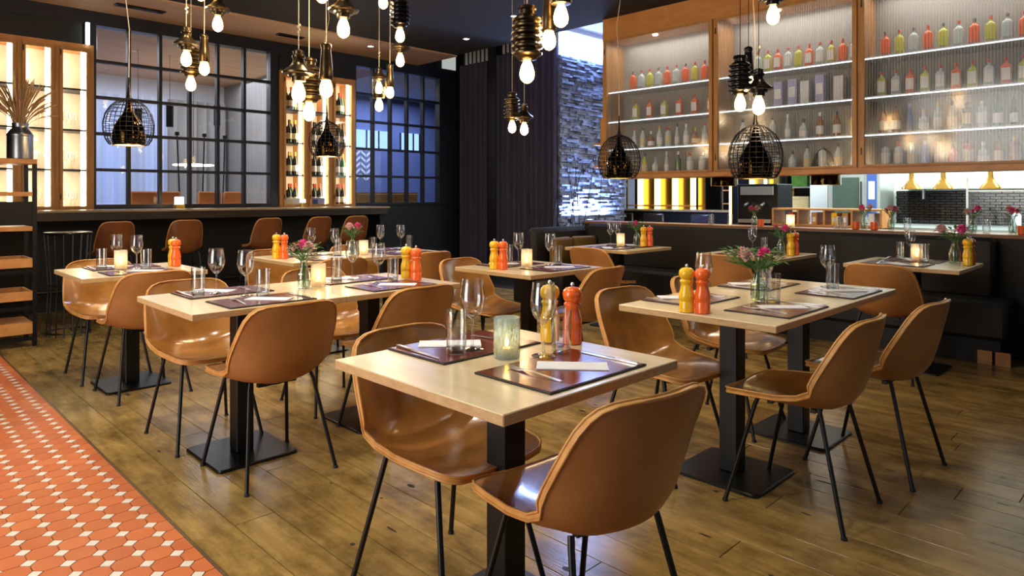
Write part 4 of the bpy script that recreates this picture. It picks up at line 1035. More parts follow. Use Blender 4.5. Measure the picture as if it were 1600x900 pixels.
for k_, (y, kd, m_, l_, c_) in enumerate(zip(spread_y(0, 7, 0.46, 0.10), ('tall', 'stout', 'slim', 'tall', 'shoulder', 'shoulder', 'tall'), (Y_, C_, C_, 'bottle_green', C_, C_, C_), ('label_cream', None, 'label_white', None, 'label_white', 'label_white', None), ('cap_grey', 'box_lilac', 'label_white', 'label_white', 'cap_red', 'cap_red', 'cap_grey'))): rb(y, 0, 0, k_, kd, m_, l_, c_)
for k_, (y, m_) in enumerate(zip(spread_y(1, 11, 0.28), (O_, C_, Y_, O_, C_, Y_, O_, C_, Y_, O_, C_))): sq(y, 3, 1, k_, m_, 'cap_red', k_ % 4 != 1)
for k_, (y, hh) in enumerate(((2.90, 0.24), (2.76, 0.25), (2.64, 0.22), (2.50, 0.26), (2.33, 0.23))):
    t = thing('gift_carton', '%s tall gift carton, %s from stone wall, third shelf, middle bay' % ('white' if k_ in (2, 4) else 'lilac', ORD[k_]), 'box', (CX + 0.19, y, SH_Z[2] + 0.001), 0, 'gift cartons behind reeded glass')
    MB().box(-0.04, 0.04, -0.042, 0.042, 0, hh, 0.003).build('carton', 'box_white' if k_ in (2, 4) else 'box_lilac', t)
    MB().box(-0.041, -0.0395, -0.03, 0.03, hh * 0.3, hh * 0.7).build('print', 'label_white', t)
for k_, (y, kd, m_, l_) in enumerate(zip(spread_y(1, 8, 0.22), ('tall', 'stout', 'tall', 'slim', 'stout', 'tall', 'tall', 'shoulder'), (C_, C_, C_, C_, C_, 'bottle_amber', 'bottle_amber', Y_), ('label_white', 'label_white', None, 'label_white', 'label_white', 'label_white', 'label_white', None))): rb(y, 1, 1, k_, kd, m_, l_, ('cap_grey', 'label_white')[k_ % 2])
for k_, (y, kd, m_) in enumerate(zip(spread_y(1, 8, 0.30), ('stout', 'shoulder', 'stout', 'stout', 'tall', 'shoulder', 'tall', 'stout'), (C_, 'bottle_amber', C_, C_, C_, C_, C_, C_))): rb(y, 0, 1, k_, kd, m_, None if k_ % 2 else 'label_cream', 'cap_grey')
seq = (O_, Y_, C_)
for k_, y in enumerate(spread_y(2, 12, 0.16, 0.02)): sq(y, 3, 2, k_, seq[k_ % 3], 'cap_red' if k_ % 2 else 'cap_grey', False)
seq = (Y_, C_, O_)
for k_, y in enumerate(spread_y(2, 12, 0.13, 0.02)): sq(y, 2, 2, k_, seq[k_ % 3], 'cap_red', True)
for k_, (y, kd, m_, l_, c_) in enumerate(zip(spread_y(2, 12, 0.14), ('tall', 'tall', 'slim', 'stout', 'tall', 'tall', 'shoulder', 'shoulder', 'tall', 'slim', 'shoulder', 'tall'), ('bottle_amber', 'bottle_amber', 'bottle_blue', C_, C_, C_, 'bottle_dark', C_, 'bottle_green', 'bottle_dark', C_, 'bottle_amber'),
        ('label_cream', 'label_white', None, 'label_white', 'label_white', 'label_white', 'label_cream', 'label_white', 'label_white', 'label_white', 'label_white', None), ('cap_grey', 'cap_grey', 'box_lilac', 'cap_gold', 'cap_gold', 'cap_grey', 'bottle_dark', 'label_white', 'bottle_green', 'cap_grey', 'cap_grey', 'cap_gold'))): rb(y, 1, 2, k_, kd, m_, l_, c_)
for k_, (y, kd, m_, l_, c_) in enumerate(zip(spread_y(2, 12, 0.16), ('shoulder', 'shoulder', 'tall', 'shoulder', 'tall', 'stout', 'shoulder', 'stout', 'tall', 'shoulder', 'tall', 'stout'), (C_, C_, C_, 'bottle_blue', C_, 'bottle_pink', 'bottle_pink', C_, 'bottle_amber', 'bottle_amber', C_, C_),
        ('label_white', 'label_white', 'label_cream', None, 'label_white', None, 'label_cream', 'label_white', 'label_cream', None, None, 'label_white'), ('cap_grey', 'cap_red', 'cap_grey', 'label_white', 'bottle_green', 'cap_grey', 'cap_grey', 'label_white', 'cap_grey', 'cap_gold', 'cap_grey', 'cap_grey'))): rb(y, 0, 2, k_, kd, m_, l_, c_)

# oak side shelf next to the stone wall, exit sign
t = thing('side_shelf', 'narrow oak wall board with small shelves beside the bottle cabinet', 'shelf', (6.50, 4.9395, 1.55))
MB().box(0.0, 0.25, 0.0, 0.10, 0.0, 0.62, 0.003).build('board', 'cab_wood_v', t)
for z in (0.03, 0.30): MB().box(0.02, 0.22, 0.10, 0.22, z, z + 0.025).build('shelf', 'cab_wood', t)
t = thing('exit_sign', 'glowing green and white exit sign below the raised ceiling', 'sign', (6.78, 5.08, 3.10))
MB().box(0, 0.03, -0.17, 0.14, 0, 0.19, 0.004).build('case', 'exit_white', t)
MB().box(-0.003, 0, -0.15, -0.02, 0.03, 0.16).build('pictogram', 'exit_green', t)
MB().box(0.01, 0.02, -0.02, -0.01, 0.19, 0.65).build('rod', 'black_metal', t)

# bare branches behind the bench
t = thing('bare_branches', 'tall bare black branches standing behind the bench corner', 'branches', (6.1, 5.45, 0))
rb_ = random.Random(9)
for q in range(15):
    bx_, by_ = rb_.uniform(-0.35, 0.75), rb_.uniform(-0.06, 0.2); px, py = bx_, by_; pts = [(px, py, 0.02)]; zz = 0.02; H_ = rb_.uniform(1.5, 2.15)
    dx_, dy_ = rb_.uniform(-0.03, 0.03), rb_.uniform(-0.02, 0.02)
    while zz < H_:
        zz += 0.16; px += dx_ + rb_.uniform(-0.02, 0.02); py += dy_ + rb_.uniform(-0.01, 0.01); pts.append((px, py, zz))
    br = MB().tube(pts, [0.008 - 0.006 * i / len(pts) for i in range(len(pts))], 5).build('branch', 'twig', t)
    for k_ in (0.55, 0.75):
        i0 = int(len(pts) * k_); p = pts[i0]; e = (p[0] + rb_.uniform(-0.12, 0.12), p[1], p[2] + rb_.uniform(0.1, 0.25))
        MB().tube([p, e], [0.004, 0.0015], 4).build('twig', 'twig', br)
MB().box(-0.45, 0.85, -0.10, 0.22, 0.0, 0.40, 0.01).build('planter', 'bench_base', t)

# ================================================================== PENDANT LAMPS
BU = MB().lathe([(0.014, 0.125), (0.018, 0.11), (0.028, 0.09), (0.036, 0.06), (0.037, 0.04), (0.032, 0.02), (0.018, 0.006), (0.004, 0.0)], 16).mesh('bulb', 'bulb', True)
CAPS = {
 'bell': MB().lathe([(0.020, 0.115), (0.038, 0.118), (0.040, 0.14), (0.055, 0.142), (0.058, 0.155), (0.088, 0.158), (0.09, 0.168), (0.072, 0.182), (0.045, 0.205), (0.032, 0.225), (0.030, 0.245), (0.036, 0.25), (0.036, 0.262), (0.028, 0.268), (0.030, 0.285), (0.014, 0.295)], 24).mesh('cap', 'bronze', True, 50),
 'ribbed': MB().lathe([(0.02, 0.115)] + [(0.045, 0.118), (0.055, 0.13)] + sum([[(0.060, 0.135 + 0.034 * i), (0.082 - 0.003 * abs(i - 2), 0.143 + 0.034 * i), (0.083 - 0.003 * abs(i - 2), 0.152 + 0.034 * i), (0.060, 0.162 + 0.034 * i)] for i in range(6)], []) + [(0.04, 0.345), (0.04, 0.365), (0.048, 0.37), (0.045, 0.385), (0.015, 0.395)], 24).mesh('cap', 'bronze', True, 50),
 'slim': MB().lathe([(0.02, 0.10), (0.034, 0.102), (0.040, 0.11), (0.036, 0.18), (0.028, 0.27), (0.027, 0.285), (0.031, 0.29), (0.031, 0.305), (0.024, 0.312), (0.01, 0.318)], 20).mesh('cap', 'bronze', True, 50),
 'jar': MB().lathe([(0.02, 0.115), (0.05, 0.118), (0.056, 0.13), (0.056, 0.15), (0.06, 0.155)], 20).mesh('cap', 'bronze', True, 50)}
CAPB = {k_: v_.copy() for k_, v_ in CAPS.items()}
for v_ in CAPB.values(): v_.materials[0] = MATS['cap_black']
CTOP = {'bell': 0.295, 'ribbed': 0.395, 'slim': 0.318, 'jar': 0.40}
JAR = MB().lathe([(0.058, 0.155), (0.062, 0.17), (0.062, 0.29), (0.045, 0.31)], 20, c0=False, c1=False).mesh('jar', 'jar_glass', True)
JTOP = MB().lathe([(0.062, 0.31), (0.068, 0.318), (0.05, 0.335), (0.03, 0.36), (0.03, 0.385), (0.014, 0.40)], 20).mesh('lid', 'bronze', True, 50)
KNOT = MB().tube([(0.012 * math.sin(a * 1.1) , 0.012 * math.cos(a * 0.7), a * 0.006 - 0.02) for a in range(9)], 0.005, 6).mesh('cord_knot', 'cord_light', True)
def bulb_lamp(kind, x, y, z, label, black=False, knot=False, power=3.4):
    t = thing('pendant_lamp', label, 'pendant lamp', (x, y, z), 0, 'bare-bulb pendant lamps')
    obj('cap', (CAPB if black else CAPS)[kind], t); obj('bulb', BU, t)
    top = CTOP[kind]
    if kind == 'jar':
        obj('jar', JAR, t); obj('lid', JTOP, t)
        o = obj('bulb', BU, t, (0, 0, 0.16), scale=(0.9, 0.9, 0.9))
    cd = MB().tube([(0, 0, top - 0.01), (0.002, 0.001, top + (CEIL - z - top) * 0.5), (0, 0, CEIL - z)], 0.0028, 6).build('cord', 'wire' if black else 'cord_light', t)
    if knot: obj('cord_knot', KNOT, cd, (0, 0, top + 0.12))
    if z + top < CEIL - 0.05: MB().lathe([(0.05, CEIL - z - 0.02), (0.052, CEIL - z)], 16).build('ceiling_rose', 'black_metal', t)
    add_light('bulb_light', 'POINT', (0, 0, -0.03), power, (1.0, 0.78, 0.50), 0.025, parent=t)
cA, cB, cC, cD, cE = 'lamp cluster over the small table', 'lamp cluster over the tile-side double table', 'lamp cluster over the bar-side double table', 'lamp cluster in mid-room', 'lamp cluster before the middle cabinet bay'
for kd, x, y, z, lb, bl, kn in (
    ('bell', 1.82, 5.24, 2.19, 'bell-capped bulb with knotted cord in the ' + cA, False, True),
    ('bell', 1.99, 5.09, 2.45, 'bell-capped bulb hanging high in the ' + cA, False, False),
    ('bell', 1.83, 3.54, 1.76, 'wide bell-capped bulb with knotted cord in the ' + cB, False, True),
    ('bell', 2.12, 3.55, 2.17, 'bell-capped bulb hanging high in the ' + cB, False, False),
    ('bell', 3.53, 4.96, 2.38, 'small bell-capped bulb below the ribbed one in ' + cC, False, False),
    ('bell', 4.52, 4.39, 1.80, 'small bell-capped bulb of the far pair before the curtain', False, False),
    ('bell', 4.14, 1.95, 1.75, 'black conical-capped bulb in the ' + cE, True, True),
    ('bell', 4.08, 1.83, 2.29, 'bulb hanging highest in the ' + cE, True, False),
    ('ribbed', 1.99, 5.63, 2.07, 'ribbed-capped bulb hanging lowest in the ' + cA, False, False),
    ('ribbed', 2.07, 3.87, 1.70, 'ribbed-capped bulb hanging lowest in the ' + cB, False, False),
    ('ribbed', 3.23, 4.54, 2.48, 'dark ribbed-capped bulb in the ' + cC, True, False),
    ('ribbed', 2.45, 2.36, 1.80, 'big bronze ribbed lamp with bright bulb in ' + cD, False, False),
    ('ribbed', 4.58, 4.61, 1.84, 'small ribbed bulb of the far pair before the curtain', False, False),
    ('ribbed', 4.43, 2.22, 1.82, 'black stacked-disc lamp in the ' + cE, True, False),
    ('slim', 1.99, 5.35, 2.16, 'slim bottle-shaped bulb lamp in the ' + cA, False, False),
    ('slim', 1.99, 3.52, 1.80, 'slim bottle-shaped bulb lamp in the ' + cB, False, False),
    ('slim', 3.58, 5.19, 2.13, 'slim bottle-shaped bulb lamp in the ' + cC, False, False),
    ('slim', 2.68, 2.42, 2.01, 'slim bulb lamp behind the big ribbed one in ' + cD, False, False),
    ('slim', 4.76, 2.32, 2.02, 'dark slim lamp behind the stacked-disc one in ' + cE, True, False),
    ('slim', 1.88, 5.12, 2.66, 'topmost bulb in the ' + cA, False, False),
    ('slim', 2.02, 3.62, 2.37, 'topmost bulb in the ' + cB, False, False),
    ('slim', 3.15, 4.66, 2.76, 'topmost bulb in the ' + cC, False, False),
    ('jar', 3.51, 5.26, 2.01, 'glass jar lamp with two bulbs in the ' + cC, False, True),
    ('jar', 2.57, 2.24, 2.08, 'glass jar lamp beside the big ribbed one in ' + cD, False, False)):
    bulb_lamp(kd, x, y, z, lb, bl, kn, 1.8 if x > 4 else 3.2)
# wire-cage pendants
SG = MB().lathe([(0.105, 0.0), (0.112, 0.03), (0.11, 0.09), (0.098, 0.14), (0.070, 0.19), (0.040, 0.235), (0.024, 0.285), (0.02, 0.32), (0.012, 0.335), (0.0, 0.336)], 28, c0=False, c1=False).mesh('glass_shade', 'smoke_glass', True, 60)
SD = MB().lathe([(0.104, 0.004), (0.09, 0.007)], 28).mesh('diffuser', 'lamp_white', True)
SR = MB().tube([(0.108 * math.cos(a * 0.2244), 0.108 * math.sin(a * 0.2244), 0.0) for a in range(28)], 0.004, 6, closed=True).mesh('rim', 'brass', True)
cg = [(0.02, 0.345), (0.075, 0.325), (0.12, 0.285), (0.152, 0.23), (0.168, 0.16), (0.165, 0.095), (0.15, 0.04), (0.128, 0.005)]
WV = MB(); WH = MB()
for q in range(26):
    a = 2 * math.pi * q / 26
    WV.tube([(r_ * math.cos(a), r_ * math.sin(a), z_) for r_, z_ in cg], 0.0024, 4)
for i in range(15):
    f = i / 14 * (len(cg) - 1.001); k_ = int(f); u_ = f - k_
    r_ = cg[k_][0] * (1 - u_) + cg[k_ + 1][0] * u_; z_ = cg[k_][1] * (1 - u_) + cg[k_ + 1][1] * u_
    WH.tube([(r_ * math.cos(2 * math.pi * a / 26), r_ * math.sin(2 * math.pi * a / 26), z_) for a in range(26)], 0.0024, 4, closed=True)
WV = WV.mesh('cage_rib', 'wire'); WH = WH.mesh('cage_ring', 'wire')
CONE = MB().lathe([(0.022, 0.335), (0.012, 0.38), (0.006, 0.46), (0.003, 0.50)], 14).mesh('cone', 'cap_black', True)
for x, y, z, lb in ((1.52, 5.54, 1.61, 'smoked gold glass pendant in a wire cage by the display cabinet'), (3.37, 5.95, 1.62, 'smoked gold glass pendant before the wine cabinet'), (4.45, 3.26, 1.38, 'black wire-cage pendant below the stone-wall cabinet bay'), (4.22, 2.01, 1.35, 'black wire-cage pendant below the stacked-disc lamp')):
    t = thing('cage_pendant', lb, 'pendant lamp', (x, y, z), 0, 'wire cage pendants')
    s_ = obj('glass_shade', SG, t); obj('diffuser', SD, s_); obj('rim', SR, s_)
    c_ = obj('cage', WV, t); obj('cage_ring', WH, c_)
    obj('cone', CONE, t)
    hh = CEIL - z
    MB().tube([(0, 0, 0.49), (0.004, 0.004, 0.49 + (hh - 0.49) * 0.3), (-0.02, 0.01, 0.49 + (hh - 0.49) * 0.5), (0.02, -0.01, 0.49 + (hh - 0.49) * 0.7), (0, 0, hh)], 0.003, 6).build('cord', 'cord_light', t, True)
    MB().lathe([(0.05, hh - 0.02), (0.052, hh)], 16).build('ceiling_rose', 'black_metal', t)
    add_light('pendant_light', 'SPOT', (0, 0, -0.02), 7, (1.0, 0.80, 0.52), 0.08, spot=140, parent=t)

# ================================================================== OPEN KITCHEN (behind the ledge)
struct('wall_kitchen', MB().box(9.4, 9.55, -2.3, 3.70, 0.0, 3.75), 'white_tile', 'bright white tiled kitchen wall')
kt = thing('tile_splashback', 'glossy black subway tile splashback along the kitchen wall', 'splashback', (9.3, 0, 0))
MB().box(0.05, 0.095, -2.2, 2.62, 0.3, 1.30).build('backing', 'bench_base', kt)
bt = MB()
for r_ in range(31):
    yy = -2.2 + (0.055 if r_ % 2 else 0.0)
    while yy < 2.58:
        bt.box(0.03, 0.05, yy + 0.002, min(yy + 0.108, 2.62), 0.32 + r_ * 0.0315, 0.32 + r_ * 0.0315 + 0.0285, 0.003); yy += 0.11
tag(bt.build('tile', 'black_tile', kt), kind='stuff')
t = thing('kitchen_shelf', 'long lit steel shelf above the black splashback', 'shelf', (9.0, -2.2, 1.32))
MB().box(0, 0.38, 0, 4.7, 0, 0.03).build('board', 'kitchen_steel', t)
for yy in (0.5, 1.9, 3.4, 4.5): MB().box(0.28, 0.38, yy, yy + 0.02, -0.12, 0.0).build('bracket', 'kitchen_steel', t)
MB().box(0.33, 0.37, 0.1, 4.6, 0.42, 0.45).build('led_strip', 'tube_white', t)
for k_, yy in enumerate((0.4, 0.8, 1.15)):
    b_ = thing('herb_crate', '%s crate of greens on the kitchen shelf' % ORD[k_], 'crate', (9.12, yy, 1.351), 0, 'crates of greens on the kitchen shelf')
    MB().box(-0.08, 0.12, -0.14, 0.14, 0, 0.06).build('crate', 'ochre', b_)
    s_ = sprig(60, 0.13, 0.10); o = s_.build('greens', 'leaf', b_); o.location = (0.02, 0, 0.05); o['kind'] = 'stuff'
t = thing('kitchen_counter', 'steel kitchen worktop with black front behind the ledge', 'counter', (8.1, -2.2, 0))
MB().box(0, 1.2, 0, 5.6, 0.87, 0.90).build('worktop', 'kitchen_steel', t)
MB().box(0.03, 0.72, 0.03, 4.87, 0.0, 0.87).build('cabinet_body', 'bench_base', t)
MB().box(-0.01, 0.0, 2.6, 4.9, 0.70, 0.86).build('front_panel', 'black_tile', t)
for k_, yy in enumerate((0.35, 1.0)):
    b_ = thing('squeeze_bottle', '%s white squeeze bottle on the kitchen worktop' % ORD[k_], 'bottle', (8.3, yy + 0.25, 0.901), 0, 'squeeze bottles on the worktop')
    MB().lathe([(0.035, 0), (0.04, 0.01), (0.04, 0.14), (0.025, 0.165)], 12).build('body', 'label_white', b_, True)
    MB().lathe([(0.02, 0.16), (0.006, 0.22)], 10).build('nozzle', 'cap_red', b_, True)
t = thing('combi_oven', 'steel combi oven with dark door and blue control panel', 'oven', (8.78, 2.64, 0.902)); t.scale = (0.9, 0.66, 0.85)
MB().box(0.0, 0.6, 0.0, 0.92, 0, 0.82, 0.01).build('body', 'kitchen_steel', t)
d = MB().box(-0.03, -0.002, 0.26, 0.88, 0.06, 0.76, 0.004).build('door', 'kitchen_steel', t)
MB().box(-0.036, -0.030, 0.33, 0.80, 0.14, 0.66).build('pane', 'oven_glass', d)
MB().tube([(-0.06, 0.29, 0.2), (-0.06, 0.29, 0.6)], 0.012, 8).build('handle', 'black_metal', d)
p_ = MB().box(-0.02, -0.001, 0.05, 0.21, 0.10, 0.74).build('control_panel', 'panel_blue', t)
MB().box(-0.023, -0.020, 0.08, 0.18, 0.35, 0.60).build('screen', 'exit_white', p_)
MB().lathe([(0.03, 0), (0.03, 0.01)], 12).build('dial', 'kitchen_steel', p_).matrix_local = Matrix.Translation((-0.02, 0.13, 0.2)) @ Matrix.Rotation(R(-90), 4, 'Y')
t = thing('cutting_station', 'steel shelf unit with boxes at the back of the kitchen', 'shelf unit', (9.6, 3.75, 0.0))
for yy in (0, 0.62): 
    for xx in (0, 0.3): MB().box(xx, xx + 0.025, yy, yy + 0.025, 0, 1.75).build('post', 'kitchen_steel', t)
for z in (0.95, 1.35, 1.65): MB().box(0, 0.325, 0, 0.645, z, z + 0.02).build('shelf', 'kitchen_steel', t)
for k_, (yy, z, w_, hh, mt, lb) in enumerate(((0.06, 0.971, 0.30, 0.26, 'label_cream', 'large cream box on the kitchen shelf unit'), (0.42, 0.971, 0.16, 0.22, 'bottle_pink', 'red-pink box on the kitchen shelf unit'), (0.08, 1.371, 0.22, 0.16, 'leaf', 'green box on the kitchen shelf unit'), (0.38, 1.371, 0.18, 0.2, 'bottle_dark', 'black box on the kitchen shelf unit'))):
    b_ = thing('storage_box', lb, 'box', (9.63, 3.75 + yy, z), 0, 'boxes on the kitchen shelf unit')
    MB().box(0, 0.24, 0, w_, 0, hh * 0.85, 0.004).build('carton', mt, b_); MB().box(-0.004, 0.244, -0.004, w_ + 0.004, hh * 0.85, hh, 0.003).build('lid', mt, b_)
for k_, (yy) in enumerate((1.92, 1.66, 1.30, 0.98)):
    t = thing('heat_lamp', 'brass heat lamp over the pass, %s from the oven' % ORD[k_], 'heat lamp', (7.2, yy - 0.03, 1.30), 0, 'brass heat lamps')
    MB().lathe([(0.085, 0), (0.08, 0.015), (0.045, 0.06), (0.022, 0.10), (0.02, 0.15), (0.012, 0.17)], 18, c0=False).build('shade', 'brass', t, True)
    MB().tube([(0, 0, 0.16), (0, 0, 2.44)], 0.006, 6).build('stem', 'brass', t)
    MB().lathe([(0.02, 0.03), (0.025, 0.05), (0.01, 0.07)], 10).build('bulb', 'filament', t)
t = thing('glass_screen', 'clear upright sneeze screen with slim steel post at the pass', 'screen', (7.0, -1.2, 0.935))
MB().box(0, 0.004, 0, 2.6, 0.0, 0.34).build('pane', 'pane', t)
MB().box(-0.01, 0.012, 2.595, 2.61, -0.035, 0.46).build('post', 'kitchen_steel', t)
MB().box(-0.30, 0.05, -1.1, 2.62, -0.055, -0.035).build('base_board', 'bench_base', t)
MB().box(-0.008, 0.012, 0, 2.6, 0.34, 0.35).build('top_rail', 'kitchen_steel', t)
# low oak pigeon-hole unit
t = thing('pigeonhole_unit', 'low oak cubby shelf with menus behind the ledge', 'shelf', (7.55, 2.25, 0.0))
MB().box(0, 0.3, 0, 1.15, 0, 0.90).build('plinth', 'bench_base', t)
for z in (0.905, 1.08): MB().box(0, 0.3, 0, 1.15, z, z + 0.02).build('board', 'cab_wood', t)
for k_ in range(5): MB().box(0, 0.3, k_ * 0.2825, k_ * 0.2825 + 0.02, 0.925, 1.08).build('divider', 'cab_wood', t)
for k_, (yy, mt, nm) in enumerate(((0.08, 'box_white', 'white'), (0.34, 'ochre', 'ochre'), (0.45, 'grinder_yellow', 'yellow'), (0.66, 'cab_wood', 'brown'), (0.92, 'cap_red', 'red'))):
    b_ = thing('menu_folder', nm + ' folder standing in the oak cubby shelf', 'folder', (7.58, 2.25 + yy, 0.926), 0, 'folders in the cubby shelf')
    MB().box(0, 0.22, 0, 0.06, 0, 0.13, 0.003).build('cover', mt, b_); MB().box(-0.003, 0.0, 0.015, 0.045, 0.03, 0.08).build('spine_label', 'label_white', b_)
t = thing('coffee_machine', 'dark coffee machine with steel trim beyond the ledge', 'coffee machine', (7.75, 3.42, 0.0))
MB().box(0, 0.45, -0.02, 0.55, 0, 0.90).build('stand', 'bench_base', t)
MB().box(0, 0.42, 0, 0.5, 0.90, 1.38, 0.01).build('body', 'black_plate', t)
MB().box(-0.02, 0.0, 0.05, 0.45, 1.25, 1.35).build('panel', 'kitchen_steel', t)
for yy in (0.15, 0.35): MB().tube([(-0.03, yy, 1.15), (-0.12, yy, 1.12)], 0.015, 8).build('portafilter', 'steel', t)
MB().box(-0.08, 0.0, 0.05, 0.45, 0.92, 0.96).build('drip_tray', 'steel', t)

# ================================================================== LOUNGE WITH GOLD BACKLIT SHELVES
def gold_unit(name, label, x, y0, y1, z0, z1, nb, shelves):
    t = thing(name, label, 'backlit shelf', (x, y0, 0))
    W_ = y1 - y0
    MB().box(0.28, 0.32, 0, W_, 0, z1).build('back_panel', 'brass', t)
    for k_ in range(nb):
        a = W_ * (k_ + 0.5) / nb
        MB().tube([(0.2, a, z0), (0.2, a, z1)], W_ / nb * 0.15, 10).build('light_column', 'gold_glow', t, True)
    for z in shelves: MB().box(0.0, 0.27, 0, W_, z, z + 0.02).build('shelf', 'cab_wood', t)
    for yy in (0, W_ - 0.025): MB().box(0.0, 0.03, yy, yy + 0.025, 0, z1).build('post', 'black_metal', t)
    return t
gold_unit('backlit_shelf', 'gold backlit shelving in the lounge behind the bench corner', 10.6, 6.1, 7.6, 0.0, 2.1, 4, (1.05,))
gold_unit('backlit_shelf', 'gold backlit rack with two oak shelves seen below the cabinet', 10.4, 4.45, 5.55, 0.0, 2.2, 4, (1.10, 1.32))
t = thing('lounge_counter', 'dark lounge bar with lit top edge beyond the ledge', 'counter', (9.9, 4.55, 0))
MB().box(0, 0.35, 0, 2.9, 0, 0.98).build('body', 'bench_base', t)
MB().box(-0.03, 0.38, -0.02, 2.92, 0.98, 1.01).build('counter_top', 'bar_top', t)
for k_, yy in enumerate((6.9, 6.3, 5.4)):
    t = thing('lounge_chair', 'brown lounge chair back, %s along the dark lounge bar' % ORD[k_], 'chair', (9.55, yy, 0), 0, 'chairs at the lounge bar')
    MB().box(-0.03, 0.02, -0.2, 0.2, 0.62, 0.95, 0.02).build('backrest', 'bar_wood', t, True)
    MB().box(-0.03, 0.30, -0.2, 0.2, 0.58, 0.64, 0.01).build('seat', 'bar_wood', t, True)
    for a in (-0.16, 0.16):
        for b in (0.0, 0.26): MB().tube([(b, a, 0), (b, a, 0.58)], 0.012, 6).build('leg', 'black_metal', t)
t = thing('lounge_door', 'tall black door frame with glowing gold edge beyond the ledge', 'door frame', (9.2, 4.42, 0))
for a, b, m_ in ((0.0, 0.05, 'gold_glow'), (0.05, 0.32, 'black_plate'), (0.32, 0.36, 'gold_glow')): MB().box(0, 0.06, a, b, 0, 2.6).build('panel', m_, t)
for x, y, lb in ((6.86, 3.62, 'dark shade pendant just below the cabinet, over the pass'), (6.86, 2.55, 'dark shade pendant below the middle cabinet bay')):
    t = thing('drum_pendant', lb, 'pendant lamp', (x, y, 1.345), 0, 'dark pendants over the pass')
    MB().lathe([(0.14, 0.0), (0.14, 0.16), (0.10, 0.30), (0.02, 0.42)], 24, c0=False).build('shade', 'smoke_glass', t, True)
    MB().lathe([(0.135, 0.004), (0.12, 0.006)], 24).build('diffuser', 'lamp_white', t)
    MB().tube([(0, 0, 0.41), (0, 0, 2.40)], 0.004, 6).build('cord', 'wire', t)

# ================================================================== FAR DINING ROOM BEHIND THE WINDOWS
curtain('curtain', 'pale sheer curtain drawn before the windows of the far dining room', (2.2, 12.72), (4.12, 12.72), 0.02, 2.95, 0.04, 0.17, 'sheer')
curtain('curtain', 'pale grey curtain in the far dining room behind the last panes', (4.12, 12.75), (5.15, 12.75), 0.02, 2.95, 0.04, 0.17, 'curtain_grey')
for k_, (a, b) in enumerate(((2.6, 3.05), (3.12, 3.5), (3.75, 4.08))):
    t = thing('far_window', 'blue daylight window behind the sheer curtain, %s from display cabinet' % ORD[k_], 'window', (a, 12.95, 0.9), 0, 'far windows')
    MB().box(0, b - a, 0, 0.02, 0, 1.9).build('pane', 'daylight_blue', t)
    for xx in (0, b - a - 0.03): MB().box(xx, xx + 0.03, -0.03, 0, 0, 1.9).build('frame', 'navy_frame', t)
for k_, (x, y, l_) in enumerate(((3.0, 10.5, 'first'), (3.45, 10.6, 'second'), (4.25, 10.9, 'third'))):
    t = thing('cylinder_pendant', 'black cylinder pendant in the far dining room, %s from display cabinet' % l_, 'pendant lamp', (x, y, 2.15 + 0.1 * k_), 0, 'black cylinder pendants')
    MB().lathe([(0.05, 0), (0.05, 0.32), (0.02, 0.33)], 14, c0=False).build('shade', 'cap_black', t, True)
    MB().lathe([(0.045, 0.01), (0.03, 0.012)], 14).build('lens', 'lamp_white', t)
    MB().tube([(0, 0, 0.32), (0, 0, CEIL - 0.02 - 2.15 - 0.1 * k_)], 0.004, 5).build('cord', 'wire', t)
for k_, (x, y) in enumerate(((3.35, 10.0), (3.72, 10.0), (4.05, 10.1))):
    t = thing('rod_lamp', 'thin black rod lamp in the far dining room, %s from display cabinet' % ORD[k_], 'floor lamp', (x, y, 0), 0, 'thin rod lamps')
    MB().tube([(0.08 if k_ == 0 else -0.06, 0, 0.02), (0, 0, 2.1)], 0.010, 6).build('rod', 'black_metal', t)
    MB().lathe([(0.03, 2.08), (0.03, 2.13)], 10).build('head', 'black_metal', t, True)
    MB().lathe([(0.14, 0), (0.14, 0.02)], 16, cx=0.08 if k_ == 0 else -0.06).build('base', 'black_metal', t)
for k_, (x, y) in enumerate(((2.55, 9.9), (3.45, 9.9), (4.30, 9.9))):
    t = thing('far_table', 'white-clothed table in the far dining room, %s from display cabinet' % ORD[k_], 'table', (x, y, 0), 0, 'far dining tables')
    MB().box(-0.4, 0.4, -0.35, 0.35, 1.02, 1.05).build('table_top', 'cloth_white', t)
    MB().box(-0.38, 0.38, -0.33, 0.33, 0.55, 1.02).build('cloth', 'cloth_white', t)
    MB().box(-0.04, 0.04, -0.04, 0.04, 0.0, 0.55).build('post', 'black_metal', t)
    for s_ in (-1, 1):
        c_ = thing('far_chair', 'orange leather high chair on the %s side of %s far table' % ('window' if s_ < 0 else 'wine cabinet', ORD[k_]), 'chair', (x + s_ * 0.60, y - 0.15, 0), 0, 'orange high chairs')
        MB().box(-0.16, 0.16, -0.02, 0.03, 0.85, 1.30, 0.02).build('backrest', 'orange_leather', c_, True)
        MB().box(-0.18, 0.18, -0.02, 0.32, 0.78, 0.84, 0.015).build('seat', 'orange_leather', c_, True)
        for a in (-0.15, 0.15):
            for b in (0.0, 0.29): MB().tube([(a, b, 0), (a, b, 0.78)], 0.012, 6).build('leg', 'black_metal', c_)
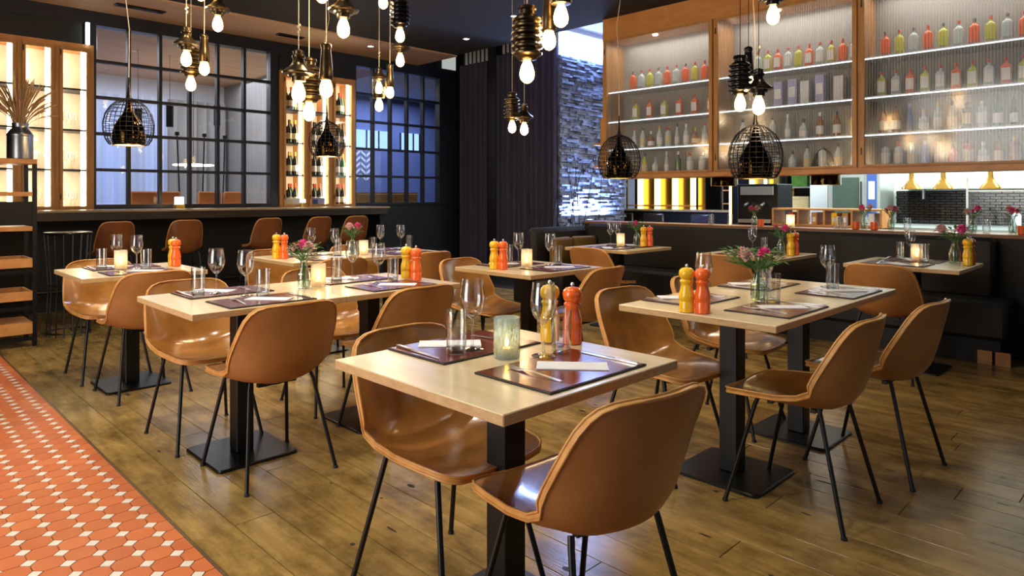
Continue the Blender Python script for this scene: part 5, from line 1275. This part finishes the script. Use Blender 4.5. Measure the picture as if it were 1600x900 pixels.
t = thing('ring_lamp', 'white disc lamp hanging beyond the grid window', 'pendant lamp', (4.0, 11.2, 1.72))
MB().lathe([(0.30, 0), (0.30, 0.015), (0.05, 0.03)], 24).build('disc', 'lamp_white', t, True)
MB().tube([(0, 0, 0.03), (0, 0, CEIL - 1.74)], 0.004, 5).build('cord', 'wire', t)
# blue hall
t = thing('sideboard', 'ochre sideboard standing in the blue hall', 'sideboard', (6.05, 10.0, 0))
MB().box(0, 1.45, 0, 0.4, 0, 1.30).build('body', 'ochre', t)
for k_ in range(3): MB().box(0.02 + k_ * 0.475, 0.48 + k_ * 0.475, -0.012, 0.0, 0.05, 1.27, 0.003).build('door', 'ochre', t)
t = thing('herringbone_art', 'white herringbone leaf motif on the blue hall wall', 'wall art', (7.36, 11.885, 1.55))
for k_ in range(6):
    for s_ in (-1, 1):
        m = MB(); z = k_ * 0.12
        for c0 in (0.0, 0.26): m.add([(c0 + s_ * 0.01, 0, z), (c0 + s_ * 0.12, 0, z + 0.09), (c0 + s_ * 0.12, 0, z + 0.14), (c0 + s_ * 0.01, 0, z + 0.05), (c0 + s_ * 0.01, 0.01, z), (c0 + s_ * 0.12, 0.01, z + 0.09), (c0 + s_ * 0.12, 0.01, z + 0.14), (c0 + s_ * 0.01, 0.01, z + 0.05)], [(0, 1, 2, 3), (7, 6, 5, 4), (0, 4, 5, 1), (1, 5, 6, 2), (2, 6, 7, 3), (3, 7, 4, 0)])
        m.build('leaf_bar', 'cloth_white', t)
for k_, (a, b) in enumerate(((7.32, 8.2), (8.45, 8.95))):
    t = thing('hall_window', '%s bright blue window high in the hall' % ('first' if k_ == 0 else 'second'), 'window', (a, 11.87, 2.22), 0, 'hall windows')
    MB().box(0, b - a, 0, 0.02, 0, 0.36).build('pane', 'daylight_blue', t)
    for q in range(4): MB().box(q * (b - a) / 3 - 0.015, q * (b - a) / 3 + 0.015, -0.02, 0, 0, 0.36).build('mullion', 'navy_frame', t)
print('planks', nplank, 'tiles', nt_)
